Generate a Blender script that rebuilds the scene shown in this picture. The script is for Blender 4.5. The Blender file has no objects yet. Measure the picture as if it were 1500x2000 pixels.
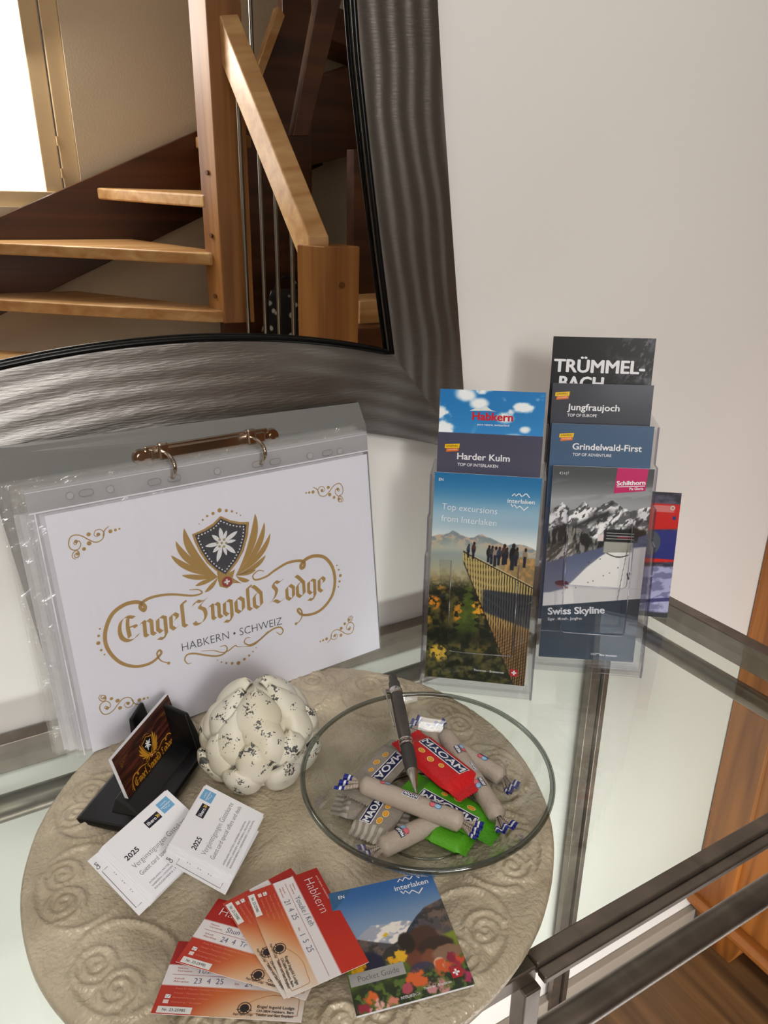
import bpy, bmesh, math, random
import numpy as np
from mathutils import Matrix, Vector

random.seed(4)
RNG = np.random.default_rng(7)
scene = bpy.context.scene
COL = scene.collection
R = math.radians

# ------------------------------------------------------------------ camera
H = 0.43                      # camera height above the glass table top (z = 0)
FPX = 1387.0                  # focal length in pixels of a 1500 x 2000 picture
PITCH, YAW, ROLL = R(21.4289), R(28.5509), R(-0.1917)


def cam_basis():
    cp, sp, cy, sy = math.cos(PITCH), math.sin(PITCH), math.cos(YAW), math.sin(YAW)
    fwd = Vector((sy * cp, cy * cp, -sp))
    right = Vector((cy, -sy, 0))
    up = right.cross(fwd)
    r2 = right * math.cos(ROLL) + up * math.sin(ROLL)
    u2 = -right * math.sin(ROLL) + up * math.cos(ROLL)
    return r2, u2, fwd


CR, CU, CF = cam_basis()
cam_data = bpy.data.cameras.new('camera')
cam = bpy.data.objects.new('camera', cam_data)
COL.objects.link(cam)
cam_data.sensor_fit = 'VERTICAL'
cam_data.sensor_height = 24.0
cam_data.lens = FPX / 2000.0 * 24.0
cam_data.clip_start = 0.01
m = Matrix((CR, CU, -CF)).transposed().to_4x4()
m.translation = Vector((0, 0, H))
cam.matrix_world = m
scene.camera = cam

# ------------------------------------------------------------------ light and exposure
scene.view_settings.view_transform = 'Standard'
scene.view_settings.look = 'None'
scene.view_settings.exposure = 0.08
scene.view_settings.gamma = 1.0
scene.view_settings.use_curve_mapping = False
world = bpy.data.worlds.new('world')
scene.world = world
world.use_nodes = True
world.node_tree.nodes['Background'].inputs[0].default_value = (0.75, 0.85, 1.0, 1)
world.node_tree.nodes['Background'].inputs[1].default_value = 0.6
scene.cycles.transparent_max_bounces = 32
scene.cycles.max_bounces = 10


def area(name, loc, target, sx, sy, power, color=(1, 1, 1), spread=180):
    l = bpy.data.lights.new(name, 'AREA')
    l.shape = 'RECTANGLE'
    l.size, l.size_y = sx, sy
    l.energy = power
    l.color = color
    l.spread = R(spread)
    o = bpy.data.objects.new(name, l)
    COL.objects.link(o)
    o.location = loc
    o.rotation_euler = (Vector(target) - Vector(loc)).to_track_quat('-Z', 'Y').to_euler()
    return o


# daylight through the stair window behind the camera, then two added fill lamps without fixtures
area('stair_window_daylight', (0.06, -1.64, 0.98), (0.25, 0.5, 0.1), 0.34, 0.40, 12.0, (1.0, 0.96, 0.91))
area('added_floor_fill', (0.3, -0.02, -0.88), (0.3, 0.645, -0.50), 1.9, 0.12, 7.5, (1.0, 0.99, 0.97), 130)  # added fill near the floor, brightens the wall under the glass top
area('added_wall_fill', (-0.45, -0.55, 1.62), (0.7, 0.645, 0.2), 0.7, 0.5, 4.0, (1.0, 0.97, 0.95), 120)  # added fill from above, aimed at the back wall
PANE_STRENGTH = 4.5


# ------------------------------------------------------------------ helpers: points, colours, noise
def ray(px, py):
    return CF + CR * ((px - 750) / FPX) - CU * ((py - 1000) / FPX)


def at(px, py, z=0.0):
    """the point of the horizontal level z that the picture shows at (px, py)"""
    d = ray(px, py)
    return Vector((0, 0, H)) + d * ((z - H) / d.z)


def lin(c):
    c = np.asarray(c, float)
    return np.where(c <= 0.04045, c / 12.92, ((c + 0.055) / 1.055) ** 2.4)


def hexc(h):
    return tuple(int(h[i:i + 2], 16) / 255 for i in (0, 2, 4))


def smooth(a, b, x):
    t = np.clip((x - a) / (b - a + 1e-12), 0, 1)
    return t * t * (3 - 2 * t)


class Noise:
    def __init__(self, seed):
        self.g = np.random.default_rng(seed).random((256, 256))

    def at(self, x, y):
        xi, yi = np.floor(x).astype(int), np.floor(y).astype(int)
        fx, fy = x - xi, y - yi
        fx, fy = fx * fx * (3 - 2 * fx), fy * fy * (3 - 2 * fy)
        g = self.g
        a, b = g[xi % 256, yi % 256], g[(xi + 1) % 256, yi % 256]
        c, d = g[xi % 256, (yi + 1) % 256], g[(xi + 1) % 256, (yi + 1) % 256]
        return (a * (1 - fx) + b * fx) * (1 - fy) + (c * (1 - fx) + d * fx) * fy

    def fbm(self, x, y, o=4):
        s, a, t = 0, 0.5, 0
        for i in range(o):
            s = s + a * self.at(x * 2 ** i + 17.3 * i, y * 2 ** i + 5.1 * i)
            t += a
            a *= 0.5
        return s / t


# ------------------------------------------------------------------ helpers: materials
def new_mat(name):
    mt = bpy.data.materials.new(name)
    mt.use_nodes = True
    nt = mt.node_tree
    return mt, nt, nt.nodes['Principled BSDF']


def plain(name, color, rough=0.5, metal=0.0, spec=0.5, bump=0, bscale=200, coat=0, var=0, vscale=8):
    mt, nt, p = new_mat(name)
    c = tuple(lin(color)) + (1,)
    p.inputs['Base Color'].default_value = c
    p.inputs['Roughness'].default_value = rough
    p.inputs['Metallic'].default_value = metal
    p.inputs['Specular IOR Level'].default_value = spec
    p.inputs['Coat Weight'].default_value = coat
    if bump or var:
        tc = nt.nodes.new('ShaderNodeTexCoord')
    if bump:
        n = nt.nodes.new('ShaderNodeTexNoise')
        n.inputs['Scale'].default_value = bscale
        n.inputs['Detail'].default_value = 4
        nt.links.new(tc.outputs['Object'], n.inputs['Vector'])
        b = nt.nodes.new('ShaderNodeBump')
        b.inputs['Strength'].default_value = bump
        b.inputs['Distance'].default_value = 0.002
        nt.links.new(n.outputs[0], b.inputs['Height'])
        nt.links.new(b.outputs[0], p.inputs['Normal'])
    if var:
        n2 = nt.nodes.new('ShaderNodeTexNoise')
        n2.inputs['Scale'].default_value = vscale
        n2.inputs['Detail'].default_value = 5
        nt.links.new(tc.outputs['Object'], n2.inputs['Vector'])
        r = nt.nodes.new('ShaderNodeValToRGB')
        r.color_ramp.elements[0].position, r.color_ramp.elements[1].position = 0.3, 0.7
        r.color_ramp.elements[0].color = tuple(v * (1 - var) for v in c[:3]) + (1,)
        r.color_ramp.elements[1].color = tuple(min(1, v * (1 + var)) for v in c[:3]) + (1,)
        nt.links.new(n2.outputs[0], r.inputs[0])
        nt.links.new(r.outputs[0], p.inputs['Base Color'])
    return mt


def wood(name, dark, light, axis='Z', scale=1.0, rough=0.42, knots=False):
    mt, nt, p = new_mat(name)
    tc = nt.nodes.new('ShaderNodeTexCoord')
    mp = nt.nodes.new('ShaderNodeMapping')
    s = [28 * scale] * 3
    s['XYZ'.index(axis)] = 1.6 * scale
    mp.inputs['Scale'].default_value = s
    nt.links.new(tc.outputs['Object'], mp.inputs['Vector'])
    n = nt.nodes.new('ShaderNodeTexNoise')
    n.inputs['Scale'].default_value = 1.0
    n.inputs['Detail'].default_value = 6
    n.inputs['Distortion'].default_value = 0.6
    nt.links.new(mp.outputs[0], n.inputs['Vector'])
    r = nt.nodes.new('ShaderNodeValToRGB')
    r.color_ramp.elements[0].position, r.color_ramp.elements[1].position = 0.32, 0.66
    r.color_ramp.elements[0].color = tuple(lin(dark)) + (1,)
    r.color_ramp.elements[1].color = tuple(lin(light)) + (1,)
    nt.links.new(n.outputs[0], r.inputs[0])
    out = r.outputs[0]
    if knots:
        mp2 = nt.nodes.new('ShaderNodeMapping')
        s2 = [13.0] * 3
        s2['XYZ'.index(axis)] = 4.5
        mp2.inputs['Scale'].default_value = s2
        nt.links.new(tc.outputs['Object'], mp2.inputs['Vector'])
        v = nt.nodes.new('ShaderNodeTexVoronoi')
        v.inputs['Scale'].default_value = 0.55
        nt.links.new(mp2.outputs[0], v.inputs['Vector'])
        r2 = nt.nodes.new('ShaderNodeValToRGB')
        r2.color_ramp.elements[0].position, r2.color_ramp.elements[1].position = 0.07, 0.16
        r2.color_ramp.elements[0].color = (0.25, 0.13, 0.07, 1)
        r2.color_ramp.elements[1].color = (1, 1, 1, 1)
        nt.links.new(v.outputs['Distance'], r2.inputs[0])
        mx = nt.nodes.new('ShaderNodeMix')
        mx.data_type = 'RGBA'
        mx.blend_type = 'MULTIPLY'
        mx.inputs[0].default_value = 1
        nt.links.new(out, mx.inputs[6])
        nt.links.new(r2.outputs[0], mx.inputs[7])
        out = mx.outputs[2]
    nt.links.new(out, p.inputs['Base Color'])
    p.inputs['Roughness'].default_value = rough
    b = nt.nodes.new('ShaderNodeBump')
    b.inputs['Strength'].default_value = 0.12
    b.inputs['Distance'].default_value = 0.001
    nt.links.new(n.outputs[0], b.inputs['Height'])
    nt.links.new(b.outputs[0], p.inputs['Normal'])
    return mt


def clear(name, tint=(1, 1, 1), f0=0.04, rough=0.0, milk=0.0, milk_col=(0.9, 0.9, 0.92), bump=0, bscale=60):
    """a thin clear sheet: it lets light straight through and mirrors more at a glancing angle"""
    mt, nt, p = new_mat(name)
    nt.nodes.remove(p)
    out = nt.nodes['Material Output']
    tr = nt.nodes.new('ShaderNodeBsdfTransparent')
    tr.inputs[0].default_value = tuple(tint) + (1,)
    gl = nt.nodes.new('ShaderNodeBsdfGlossy')
    gl.inputs['Roughness'].default_value = rough
    lw = nt.nodes.new('ShaderNodeLayerWeight')
    lw.inputs[0].default_value = 0.5
    pw = nt.nodes.new('ShaderNodeMath')
    pw.operation = 'POWER'
    pw.inputs[1].default_value = 5
    nt.links.new(lw.outputs['Facing'], pw.inputs[0])
    ma = nt.nodes.new('ShaderNodeMath')
    ma.operation = 'MULTIPLY_ADD'
    ma.inputs[1].default_value = 1 - f0
    ma.inputs[2].default_value = f0
    nt.links.new(pw.outputs[0], ma.inputs[0])
    base = tr.outputs[0]
    if milk:
        df = nt.nodes.new('ShaderNodeBsdfDiffuse')
        df.inputs[0].default_value = tuple(lin(milk_col)) + (1,)
        tl = nt.nodes.new('ShaderNodeBsdfTranslucent')
        tl.inputs[0].default_value = tuple(lin(milk_col)) + (1,)
        m0 = nt.nodes.new('ShaderNodeMixShader')
        m0.inputs[0].default_value = 0.4
        nt.links.new(df.outputs[0], m0.inputs[1])
        nt.links.new(tl.outputs[0], m0.inputs[2])
        m1 = nt.nodes.new('ShaderNodeMixShader')
        m1.inputs[0].default_value = milk
        nt.links.new(base, m1.inputs[1])
        nt.links.new(m0.outputs[0], m1.inputs[2])
        base = m1.outputs[0]
    mx = nt.nodes.new('ShaderNodeMixShader')
    nt.links.new(ma.outputs[0], mx.inputs[0])
    nt.links.new(base, mx.inputs[1])
    nt.links.new(gl.outputs[0], mx.inputs[2])
    nt.links.new(mx.outputs[0], out.inputs['Surface'])
    if bump:
        tc = nt.nodes.new('ShaderNodeTexCoord')
        n = nt.nodes.new('ShaderNodeTexNoise')
        n.inputs['Scale'].default_value = bscale
        n.inputs['Detail'].default_value = 3
        n.inputs['Distortion'].default_value = 1
        nt.links.new(tc.outputs['Object'], n.inputs['Vector'])
        b = nt.nodes.new('ShaderNodeBump')
        b.inputs['Strength'].default_value = bump
        b.inputs['Distance'].default_value = 0.004
        nt.links.new(n.outputs[0], b.inputs['Height'])
        nt.links.new(b.outputs[0], gl.inputs['Normal'])
        nt.links.new(b.outputs[0], lw.inputs['Normal'])
    return mt


def ink_mat(name, rough=0.4, coat=0.0, spec=0.4, metal=0.0, bump=0, bscale=120):
    mt, nt, p = new_mat(name)
    a = nt.nodes.new('ShaderNodeAttribute')
    a.attribute_name = 'ink'
    nt.links.new(a.outputs['Color'], p.inputs['Base Color'])
    p.inputs['Roughness'].default_value = rough
    p.inputs['Coat Weight'].default_value = coat
    p.inputs['Coat Roughness'].default_value = 0.12
    p.inputs['Specular IOR Level'].default_value = spec
    p.inputs['Metallic'].default_value = metal
    if bump:
        tc = nt.nodes.new('ShaderNodeTexCoord')
        n = nt.nodes.new('ShaderNodeTexNoise')
        n.inputs['Scale'].default_value = bscale
        n.inputs['Detail'].default_value = 3
        n.inputs['Distortion'].default_value = 1.5
        nt.links.new(tc.outputs['Object'], n.inputs['Vector'])
        b = nt.nodes.new('ShaderNodeBump')
        b.inputs['Strength'].default_value = bump
        b.inputs['Distance'].default_value = 0.003
        nt.links.new(n.outputs[0], b.inputs['Height'])
        nt.links.new(b.outputs[0], p.inputs['Normal'])
    return mt


# ------------------------------------------------------------------ helpers: things and meshes
WM = {}                                            # world matrices of the Empties


def set_props(o, label=None, cat=None, group=None, kind=None):
    for k, v in (('label', label), ('category', cat), ('group', group), ('kind', kind)):
        if v:
            o[k] = v
    return o


def thing(name, label, cat, mat=None, group=None, kind=None):
    o = bpy.data.objects.new(name, None)
    o.empty_display_size = 0.03
    COL.objects.link(o)
    if mat is None:
        mat = Matrix.Identity(4)
    if isinstance(mat, (tuple, list, Vector)):
        mat = Matrix.Translation(Vector(mat))
    o.matrix_world = mat
    WM[o.name] = mat.copy()
    return set_props(o, label, cat, group, kind)


def frame(o, e, u):
    """matrix with x along e, y along u, z out of the e-u plane"""
    e, u = Vector(e).normalized(), Vector(u).normalized()
    n = e.cross(u)
    mm = Matrix((e, u, n)).transposed().to_4x4()
    mm.translation = Vector(o)
    return mm


def yaw_tilt(o, yaw, tilt=0.0, roll=0.0):
    """a standing sheet: x to its right, y up the sheet (leaning back by tilt), z towards the viewer (angles in degrees)"""
    y, t, r = R(yaw), R(tilt), R(roll)
    e = Vector((math.cos(y), math.sin(y), 0))
    back = Vector((-math.sin(y), math.cos(y), 0))
    up = Vector((0, 0, 1)) * math.cos(t) + back * math.sin(t)
    return frame(o, e * math.cos(r) + up * math.sin(r), -e * math.sin(r) + up * math.cos(r))


def upright(o, yaw):
    """x to the right, y away, z up"""
    return Matrix.Translation(Vector(o)) @ Matrix.Rotation(R(yaw), 4, 'Z')


class MB:
    def __init__(self):
        self.v, self.f, self.c, self.at = [], [], [], {}

    def add(self, vs, fs, col=None):
        b = len(self.v)
        self.v += [tuple(x) for x in vs]
        self.f += [tuple(i + b for i in f) for f in fs]
        if col is not None:
            col = lin(col)
        self.c += [col] * len(fs)
        return b

    def box(self, x0, x1, y0, y1, z0, z1):
        vs = [(x, y, z) for z in (z0, z1) for y in (y0, y1) for x in (x0, x1)]
        self.add(vs, [(0, 2, 3, 1), (4, 5, 7, 6), (0, 1, 5, 4), (2, 6, 7, 3), (0, 4, 6, 2), (1, 3, 7, 5)])
        return self

    def prism(self, poly, a, b, axis='z'):
        """polygon in the two other axes, swept from a to b along the axis"""
        def p3(p, t):
            return {'z': (p[0], p[1], t), 'y': (p[0], t, p[1]), 'x': (t, p[0], p[1])}[axis]
        n = len(poly)
        vs = [p3(p, a) for p in poly] + [p3(p, b) for p in poly]
        fs = [tuple(range(n))[::-1], tuple(range(n, 2 * n))]
        fs += [(i, (i + 1) % n, n + (i + 1) % n, n + i) for i in range(n)]
        self.add(vs, fs)
        return self

    def loft(self, bottom, top):
        n = len(bottom)
        self.add(list(bottom) + list(top), [tuple(range(n))[::-1], tuple(range(n, 2 * n))] +
                 [(i, (i + 1) % n, n + (i + 1) % n, n + i) for i in range(n)])
        return self

    def tube(self, path, rad, n=12, cap=True, squash=None):
        P = [Vector(p) for p in path]
        rad = rad if isinstance(rad, (list, tuple)) else [rad] * len(P)
        t0 = (P[1] - P[0]).normalized()
        ref = Vector((0, 0, 1)) if abs(t0.z) < 0.9 else Vector((1, 0, 0))
        a = t0.cross(ref).normalized()
        vs, fs = [], []
        for i, p in enumerate(P):
            t = (P[min(i + 1, len(P) - 1)] - P[max(i - 1, 0)]).normalized()
            a = (a - t * a.dot(t)).normalized()
            b = t.cross(a)
            for k in range(n):
                th = 2 * math.pi * k / n
                vs.append(p + (a * math.cos(th) + b * math.sin(th)) * rad[i])
        for i in range(len(P) - 1):
            for k in range(n):
                k2 = (k + 1) % n
                fs.append((i * n + k, i * n + k2, (i + 1) * n + k2, (i + 1) * n + k))
        if cap:
            fs.append(tuple(range(n))[::-1])
            fs.append(tuple(range((len(P) - 1) * n, len(P) * n)))
        self.add(vs, fs)
        return self

    def lathe(self, prof, n=96, c=(0, 0)):
        vs, fs = [], []
        for r, z in prof:
            for k in range(n):
                th = 2 * math.pi * k / n
                vs.append((c[0] + r * math.cos(th), c[1] + r * math.sin(th), z))
        for i in range(len(prof) - 1):
            for k in range(n):
                k2 = (k + 1) % n
                fs.append((i * n + k, i * n + k2, (i + 1) * n + k2, (i + 1) * n + k))
        if prof[0][0] > 0:
            fs.append(tuple(range(n))[::-1])
        if prof[-1][0] > 0:
            fs.append(tuple(range((len(prof) - 1) * n, len(prof) * n)))
        self.add(vs, fs)
        return self

    def xf(self, mat):
        self.v = [tuple(mat @ Vector(p)) for p in self.v]
        return self

    def build(self, name, mat, parent=None, world=False, smooth_=False, bevel=0, seg=2, clean=True, label=None):
        v = self.v
        if world and parent is not None:
            inv = WM[parent.name].inverted()
            v = [tuple(inv @ Vector(p)) for p in v]
        me = bpy.data.meshes.new(name)
        me.from_pydata([tuple(p) for p in v], [], self.f)
        if any(c is not None for c in self.c):
            a = me.attributes.new('ink', 'FLOAT_COLOR', 'CORNER')
            buf = np.ones((len(me.loops), 4), np.float32)
            i = 0
            for f, c in zip(self.f, self.c):
                k = len(f)
                if c is not None:
                    buf[i:i + k, :3] = c
                i += k
            a.data.foreach_set('color', buf.ravel())
        for k, vals in self.at.items():
            a = me.attributes.new(k, 'FLOAT', 'POINT')
            a.data.foreach_set('value', np.asarray(vals, np.float32))
        me.update()
        if clean:
            bm = bmesh.new()
            bm.from_mesh(me)
            bmesh.ops.recalc_face_normals(bm, faces=bm.faces)
            bm.to_mesh(me)
            bm.free()
        if smooth_:
            me.polygons.foreach_set('use_smooth', [True] * len(me.polygons))
            if smooth_ == 'auto':
                me.set_sharp_from_angle(angle=R(40))
        if mat is not None:
            for mm in (mat if isinstance(mat, (list, tuple)) else [mat]):
                me.materials.append(mm)
        o = bpy.data.objects.new(name, me)
        COL.objects.link(o)
        if parent is not None:
            o.parent = parent
        if bevel:
            md = o.modifiers.new('bevel', 'BEVEL')
            md.width, md.segments = bevel, seg
            md.limit_method = 'ANGLE'
            md.angle_limit = R(40)
        if label:
            o['label'] = label
        return o


def structure(o):
    o['kind'] = 'structure'
    return o


# ------------------------------------------------------------------ helpers: print on paper
_text_cache = {}


def text_shape(s, weight=0.0):
    """triangles of a line of type, normalised to a cap height of 1"""
    key = (s, weight)
    if key in _text_cache:
        return _text_cache[key]
    cu = bpy.data.curves.new('type', 'FONT')
    cu.body = s
    cu.size = 1.0
    cu.offset = weight
    cu.resolution_u = 3
    cu.fill_mode = 'FRONT'
    o = bpy.data.objects.new('type', cu)
    COL.objects.link(o)
    dg = bpy.context.evaluated_depsgraph_get()
    me = bpy.data.meshes.new_from_object(o.evaluated_get(dg))
    V = np.array([v.co[:2] for v in me.vertices]) if len(me.vertices) else np.zeros((0, 2))
    F = [tuple(p.vertices) for p in me.polygons]
    bpy.data.objects.remove(o)
    bpy.data.meshes.remove(me)
    bpy.data.curves.remove(cu)
    if len(V):
        V[:, 0] -= V[:, 0].min()
        V /= 0.70
    _text_cache[key] = (V, F)
    return V, F


def catmull(P, n=10, closed=False):
    P = [np.asarray(p, float) for p in P]
    out = []
    m_ = len(P)
    rng_ = m_ if closed else m_ - 1
    for i in range(rng_):
        p0 = P[(i - 1) % m_] if (closed or i > 0) else 2 * P[0] - P[1]
        p1, p2 = P[i], P[(i + 1) % m_]
        p3 = P[(i + 2) % m_] if (closed or i + 2 < m_) else 2 * P[-1] - P[-2]
        for k in range(n):
            t = k / n
            out.append(0.5 * (2 * p1 + (p2 - p0) * t + (2 * p0 - 5 * p1 + 4 * p2 - p3) * t * t + (3 * p1 - p0 - 3 * p2 + p3) * t ** 3))
    if not closed:
        out.append(P[-1])
    return out


class Print:
    """flat printing in millimetres: x to the right, y up, on the front of a sheet"""
    STEP = 5e-5

    def __init__(self):
        self.mb = MB()
        self.X = np.eye(3)

    def map(self, p):
        q = self.X @ np.array([p[0], p[1], 1.0])
        return q[0], q[1]

    def poly(self, pts, col, layer=1):
        self.mb.add([(self.map(p)[0] / 1000, self.map(p)[1] / 1000, layer * self.STEP) for p in pts], [tuple(range(len(pts)))], col)

    def rect(self, x0, y0, x1, y1, col, layer=1):
        self.poly([(x0, y0), (x1, y0), (x1, y1), (x0, y1)], col, layer)

    def disc(self, x, y, r, col, layer=1, n=18, ry=None):
        ry = ry or r
        self.poly([(x + r * math.cos(2 * math.pi * k / n), y + ry * math.sin(2 * math.pi * k / n)) for k in range(n)], col, layer)

    def ring(self, x, y, r0, r1, col, layer=1, n=24):
        P = [(math.cos(2 * math.pi * k / n), math.sin(2 * math.pi * k / n)) for k in range(n)]
        for k in range(n):
            a, b = P[k], P[(k + 1) % n]
            self.poly([(x + a[0] * r0, y + a[1] * r0), (x + a[0] * r1, y + a[1] * r1), (x + b[0] * r1, y + b[1] * r1), (x + b[0] * r0, y + b[1] * r0)], col, layer)

    def ribbon(self, pts, w, col, layer=1):
        """a line of width w (number, or one width per point)"""
        P = [np.asarray(p, float) for p in pts]
        n = len(P)
        ws = [w] * n if np.isscalar(w) else list(w)
        L, Rr = [], []
        for i in range(n):
            t = P[min(i + 1, n - 1)] - P[max(i - 1, 0)]
            t = t / (np.linalg.norm(t) + 1e-9)
            nn = np.array([-t[1], t[0]])
            L.append(P[i] + nn * ws[i] / 2)
            Rr.append(P[i] - nn * ws[i] / 2)
        for i in range(n - 1):
            self.poly([L[i], Rr[i], Rr[i + 1], L[i + 1]], col, layer)

    def nib(self, pts, nw, ang, col, layer=1):
        """a broad-nib pen stroke"""
        d = np.array([math.cos(R(ang)), math.sin(R(ang))]) * nw / 2
        P = [np.asarray(p, float) for p in pts]
        for a, b in zip(P, P[1:]):
            self.poly([a - d, a + d, b + d, b - d], col, layer)

    def text(self, s, x, y, cap, col, layer=2, weight=0.0, width=None, ang=0, squeeze=1.0, bold=0.0):
        if bold:
            for k, (dx, dy) in enumerate(((-1, 0), (1, 0), (0, -.6), (0, .6), (-.7, .5), (.7, -.5))):
                self.text(s, x + dx * bold, y + dy * bold, cap, col, layer + 0.1 * (k + 1), weight, width, ang, squeeze)
        V, F = text_shape(s, weight)
        if not len(V):
            return
        sx = cap * squeeze
        if width:
            sx = width / V[:, 0].max()
        c, s_ = math.cos(R(ang)), math.sin(R(ang))
        pts = []
        for vx, vy in V:
            a, b = vx * sx, vy * cap
            q = self.map((x + a * c - b * s_, y + a * s_ + b * c))
            pts.append((q[0] / 1000, q[1] / 1000, layer * self.STEP))
        self.mb.add(pts, F, col)

    def raster(self, w, h, step, paint, layer=0):
        """a printed picture: paint(u, t) gives the colours, u from the left, t from the top (0..1)"""
        nx, ny = int(round(w / step)), int(round(h / step))
        u, t = np.meshgrid(np.linspace(0, 1, nx + 1), np.linspace(1, 0, ny + 1))
        img = np.clip(paint(u, t), 0, 1)
        vs = np.stack([u * w / 1000, (1 - t) * h / 1000, np.full_like(u, layer * self.STEP)], -1).reshape(-1, 3)
        idx = np.arange((nx + 1) * (ny + 1)).reshape(ny + 1, nx + 1)
        q = np.stack([idx[:-1, :-1], idx[:-1, 1:], idx[1:, 1:], idx[1:, :-1]], -1).reshape(-1, 4)
        colr = lin(img).reshape(-1, 3)
        b = len(self.mb.v)
        self.mb.v += [tuple(p) for p in vs.tolist()]
        self.mb.f += [tuple(f) for f in (q + b).tolist()]
        self.mb.c += list(colr[q])

    def sheet(self, w, h, thick, col, x0=0, y0=0):
        """the paper itself, its front a hair under the print"""
        z = -0.3 * self.STEP
        x0, y0, x1, y1 = x0 / 1000, y0 / 1000, (x0 + w) / 1000, (y0 + h) / 1000
        vs = [(x0, y0, z), (x1, y0, z), (x1, y1, z), (x0, y1, z), (x0, y0, -thick), (x1, y0, -thick), (x1, y1, -thick), (x0, y1, -thick)]
        self.mb.add(vs, [(0, 1, 2, 3), (7, 6, 5, 4), (0, 4, 5, 1), (1, 5, 6, 2), (2, 6, 7, 3), (3, 7, 4, 0)], col)

    def build(self, name, mat, parent=None, **k):
        return self.mb.build(name, mat, parent, clean=False, **k)


WHITE = (0.93, 0.93, 0.94)
GOLD = hexc('b08a3e')
INK = hexc('20242e')

M = {}
M['paper'] = ink_mat('printed_paper', 0.5)
M['gloss'] = ink_mat('glossy_print', 0.35, coat=0.25)
M['white_paper'] = plain('white_paper', (0.9, 0.9, 0.92), 0.6)

# ================================================================== the setting
WALL_Y, FLOOR_Z, CEIL_Z = 0.645, -0.936, 1.7
X0, X1, Y0 = -2.4, 2.3, -1.7
M['wall'] = plain('wall_paint', (0.90, 0.885, 0.865), 0.55, bump=0.05, bscale=500)
M['plaster'] = plain('rough_plaster', (0.86, 0.80, 0.70), 0.9, bump=0.5, bscale=130)
M['ceiling'] = plain('ceiling_paint', (0.93, 0.92, 0.9), 0.8)
M['skirting'] = plain('skirting_paint', (0.62, 0.58, 0.53), 0.5)
M['floor'] = wood('floor_boards', hexc('4a3522'), hexc('87643f'), 'Y', 0.9, 0.42)
M['pine'] = wood('orange_pine', hexc('6a3811'), hexc('ad6c2e'), 'Z', 1.3, 0.42, knots=True)
M['pine_x'] = wood('orange_pine_moulding', hexc('70400f'), hexc('a2632a'), 'Y', 0.7, 0.4)
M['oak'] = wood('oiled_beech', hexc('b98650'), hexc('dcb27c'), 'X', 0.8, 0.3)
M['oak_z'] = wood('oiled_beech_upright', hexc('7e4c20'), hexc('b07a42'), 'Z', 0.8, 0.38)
M['dark_oak'] = wood('dark_stair_board', hexc('3c200d'), hexc('5c3417'), 'X', 0.6, 0.4)  # dark brown wood of stair boards, panels and the low cabinet

structure(MB().box(X0 - 0.1, X1 + 0.1, WALL_Y, WALL_Y + 0.1, FLOOR_Z, CEIL_Z).build('wall_back', M['wall']))
structure(MB().box(X0 - 0.1, X1 + 0.1, Y0 - 0.2, WALL_Y + 0.1, FLOOR_Z - 0.05, FLOOR_Z).build('floor', M['floor']))
structure(MB().box(X0 - 0.1, X1 + 0.1, Y0 - 0.2, WALL_Y + 0.1, CEIL_Z, CEIL_Z + 0.05).build('ceiling', M['ceiling']))
structure(MB().box(X0 - 0.1, X0, Y0, WALL_Y, FLOOR_Z, CEIL_Z).build('wall_left', M['plaster']))
structure(MB().box(X1, X1 + 0.1, Y0, WALL_Y, FLOOR_Z, CEIL_Z).build('wall_right', M['plaster']))
structure(MB().box(X0, 1.077, WALL_Y - 0.014, WALL_Y, FLOOR_Z, -0.876).build('baseboard_back', M['skirting'], bevel=0.002))
# the far wall behind the camera, with the stair window
WX0, WX1, WZ0, WZ1 = -0.75, 0.385, 0.34, 1.5
w = MB()
w.box(X0, WX0, Y0 - 0.12, Y0, FLOOR_Z, CEIL_Z)
w.box(WX1, X1, Y0 - 0.12, Y0, FLOOR_Z, CEIL_Z)
w.box(WX0, WX1, Y0 - 0.12, Y0, FLOOR_Z, WZ0)
w.box(WX0, WX1, Y0 - 0.12, Y0, WZ1, CEIL_Z)
structure(w.build('wall_front', M['plaster'], clean=False))
M['window_paint'] = plain('window_frame_paint', (0.86, 0.76, 0.6), 0.45)
win = thing('window_1', None, None, (0, Y0 - 0.05, WZ0), kind='structure')
fr = MB()
fr.box(WX1 - 0.055, WX1, Y0 - 0.09, Y0 - 0.015, WZ0, WZ1)
fr.box(WX1 - 0.115, WX1 - 0.06, Y0 - 0.08, Y0 - 0.03, WZ0 + 0.05, WZ1 - 0.05)
fr.box(WX0, WX0 + 0.11, Y0 - 0.09, Y0 - 0.015, WZ0, WZ1)
fr.box(WX0, WX1, Y0 - 0.09, Y0 - 0.02, WZ0, WZ0 + 0.05)
fr.box(WX0, WX1, Y0 - 0.09, Y0 - 0.02, WZ1 - 0.05, WZ1)
fr.build('window_frame', M['window_paint'], win, world=True, bevel=0.003)
mt, nt, p = new_mat('bright_sky_pane')
nt.nodes.remove(p)
em = nt.nodes.new('ShaderNodeEmission')
em.inputs[0].default_value = (0.95, 0.98, 1.0, 1)
em.inputs[1].default_value = PANE_STRENGTH
nt.links.new(em.outputs[0], nt.nodes['Material Output'].inputs['Surface'])
MB().box(WX0 + 0.1, WX1 - 0.11, Y0 - 0.075, Y0 - 0.065, WZ0 + 0.04, WZ1 - 0.04).build('window_pane', mt, win, world=True)
hg = MB()
for z in (0.55, 0.45):
    hg.tube([(WX1 - 0.058, Y0 - 0.012, z - 0.015), (WX1 - 0.058, Y0 - 0.012, z + 0.015)], 0.004)
hg.build('hinge', M['window_paint'], win, world=True)

# ------------------------------------------------------------------ the staircase that the mirror shows
st = thing('staircase', 'wooden winding staircase with open treads and steel rods, seen in the mirror', 'staircase', (0.3, -1.4, FLOOR_Z))
YS = -1.66


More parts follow.
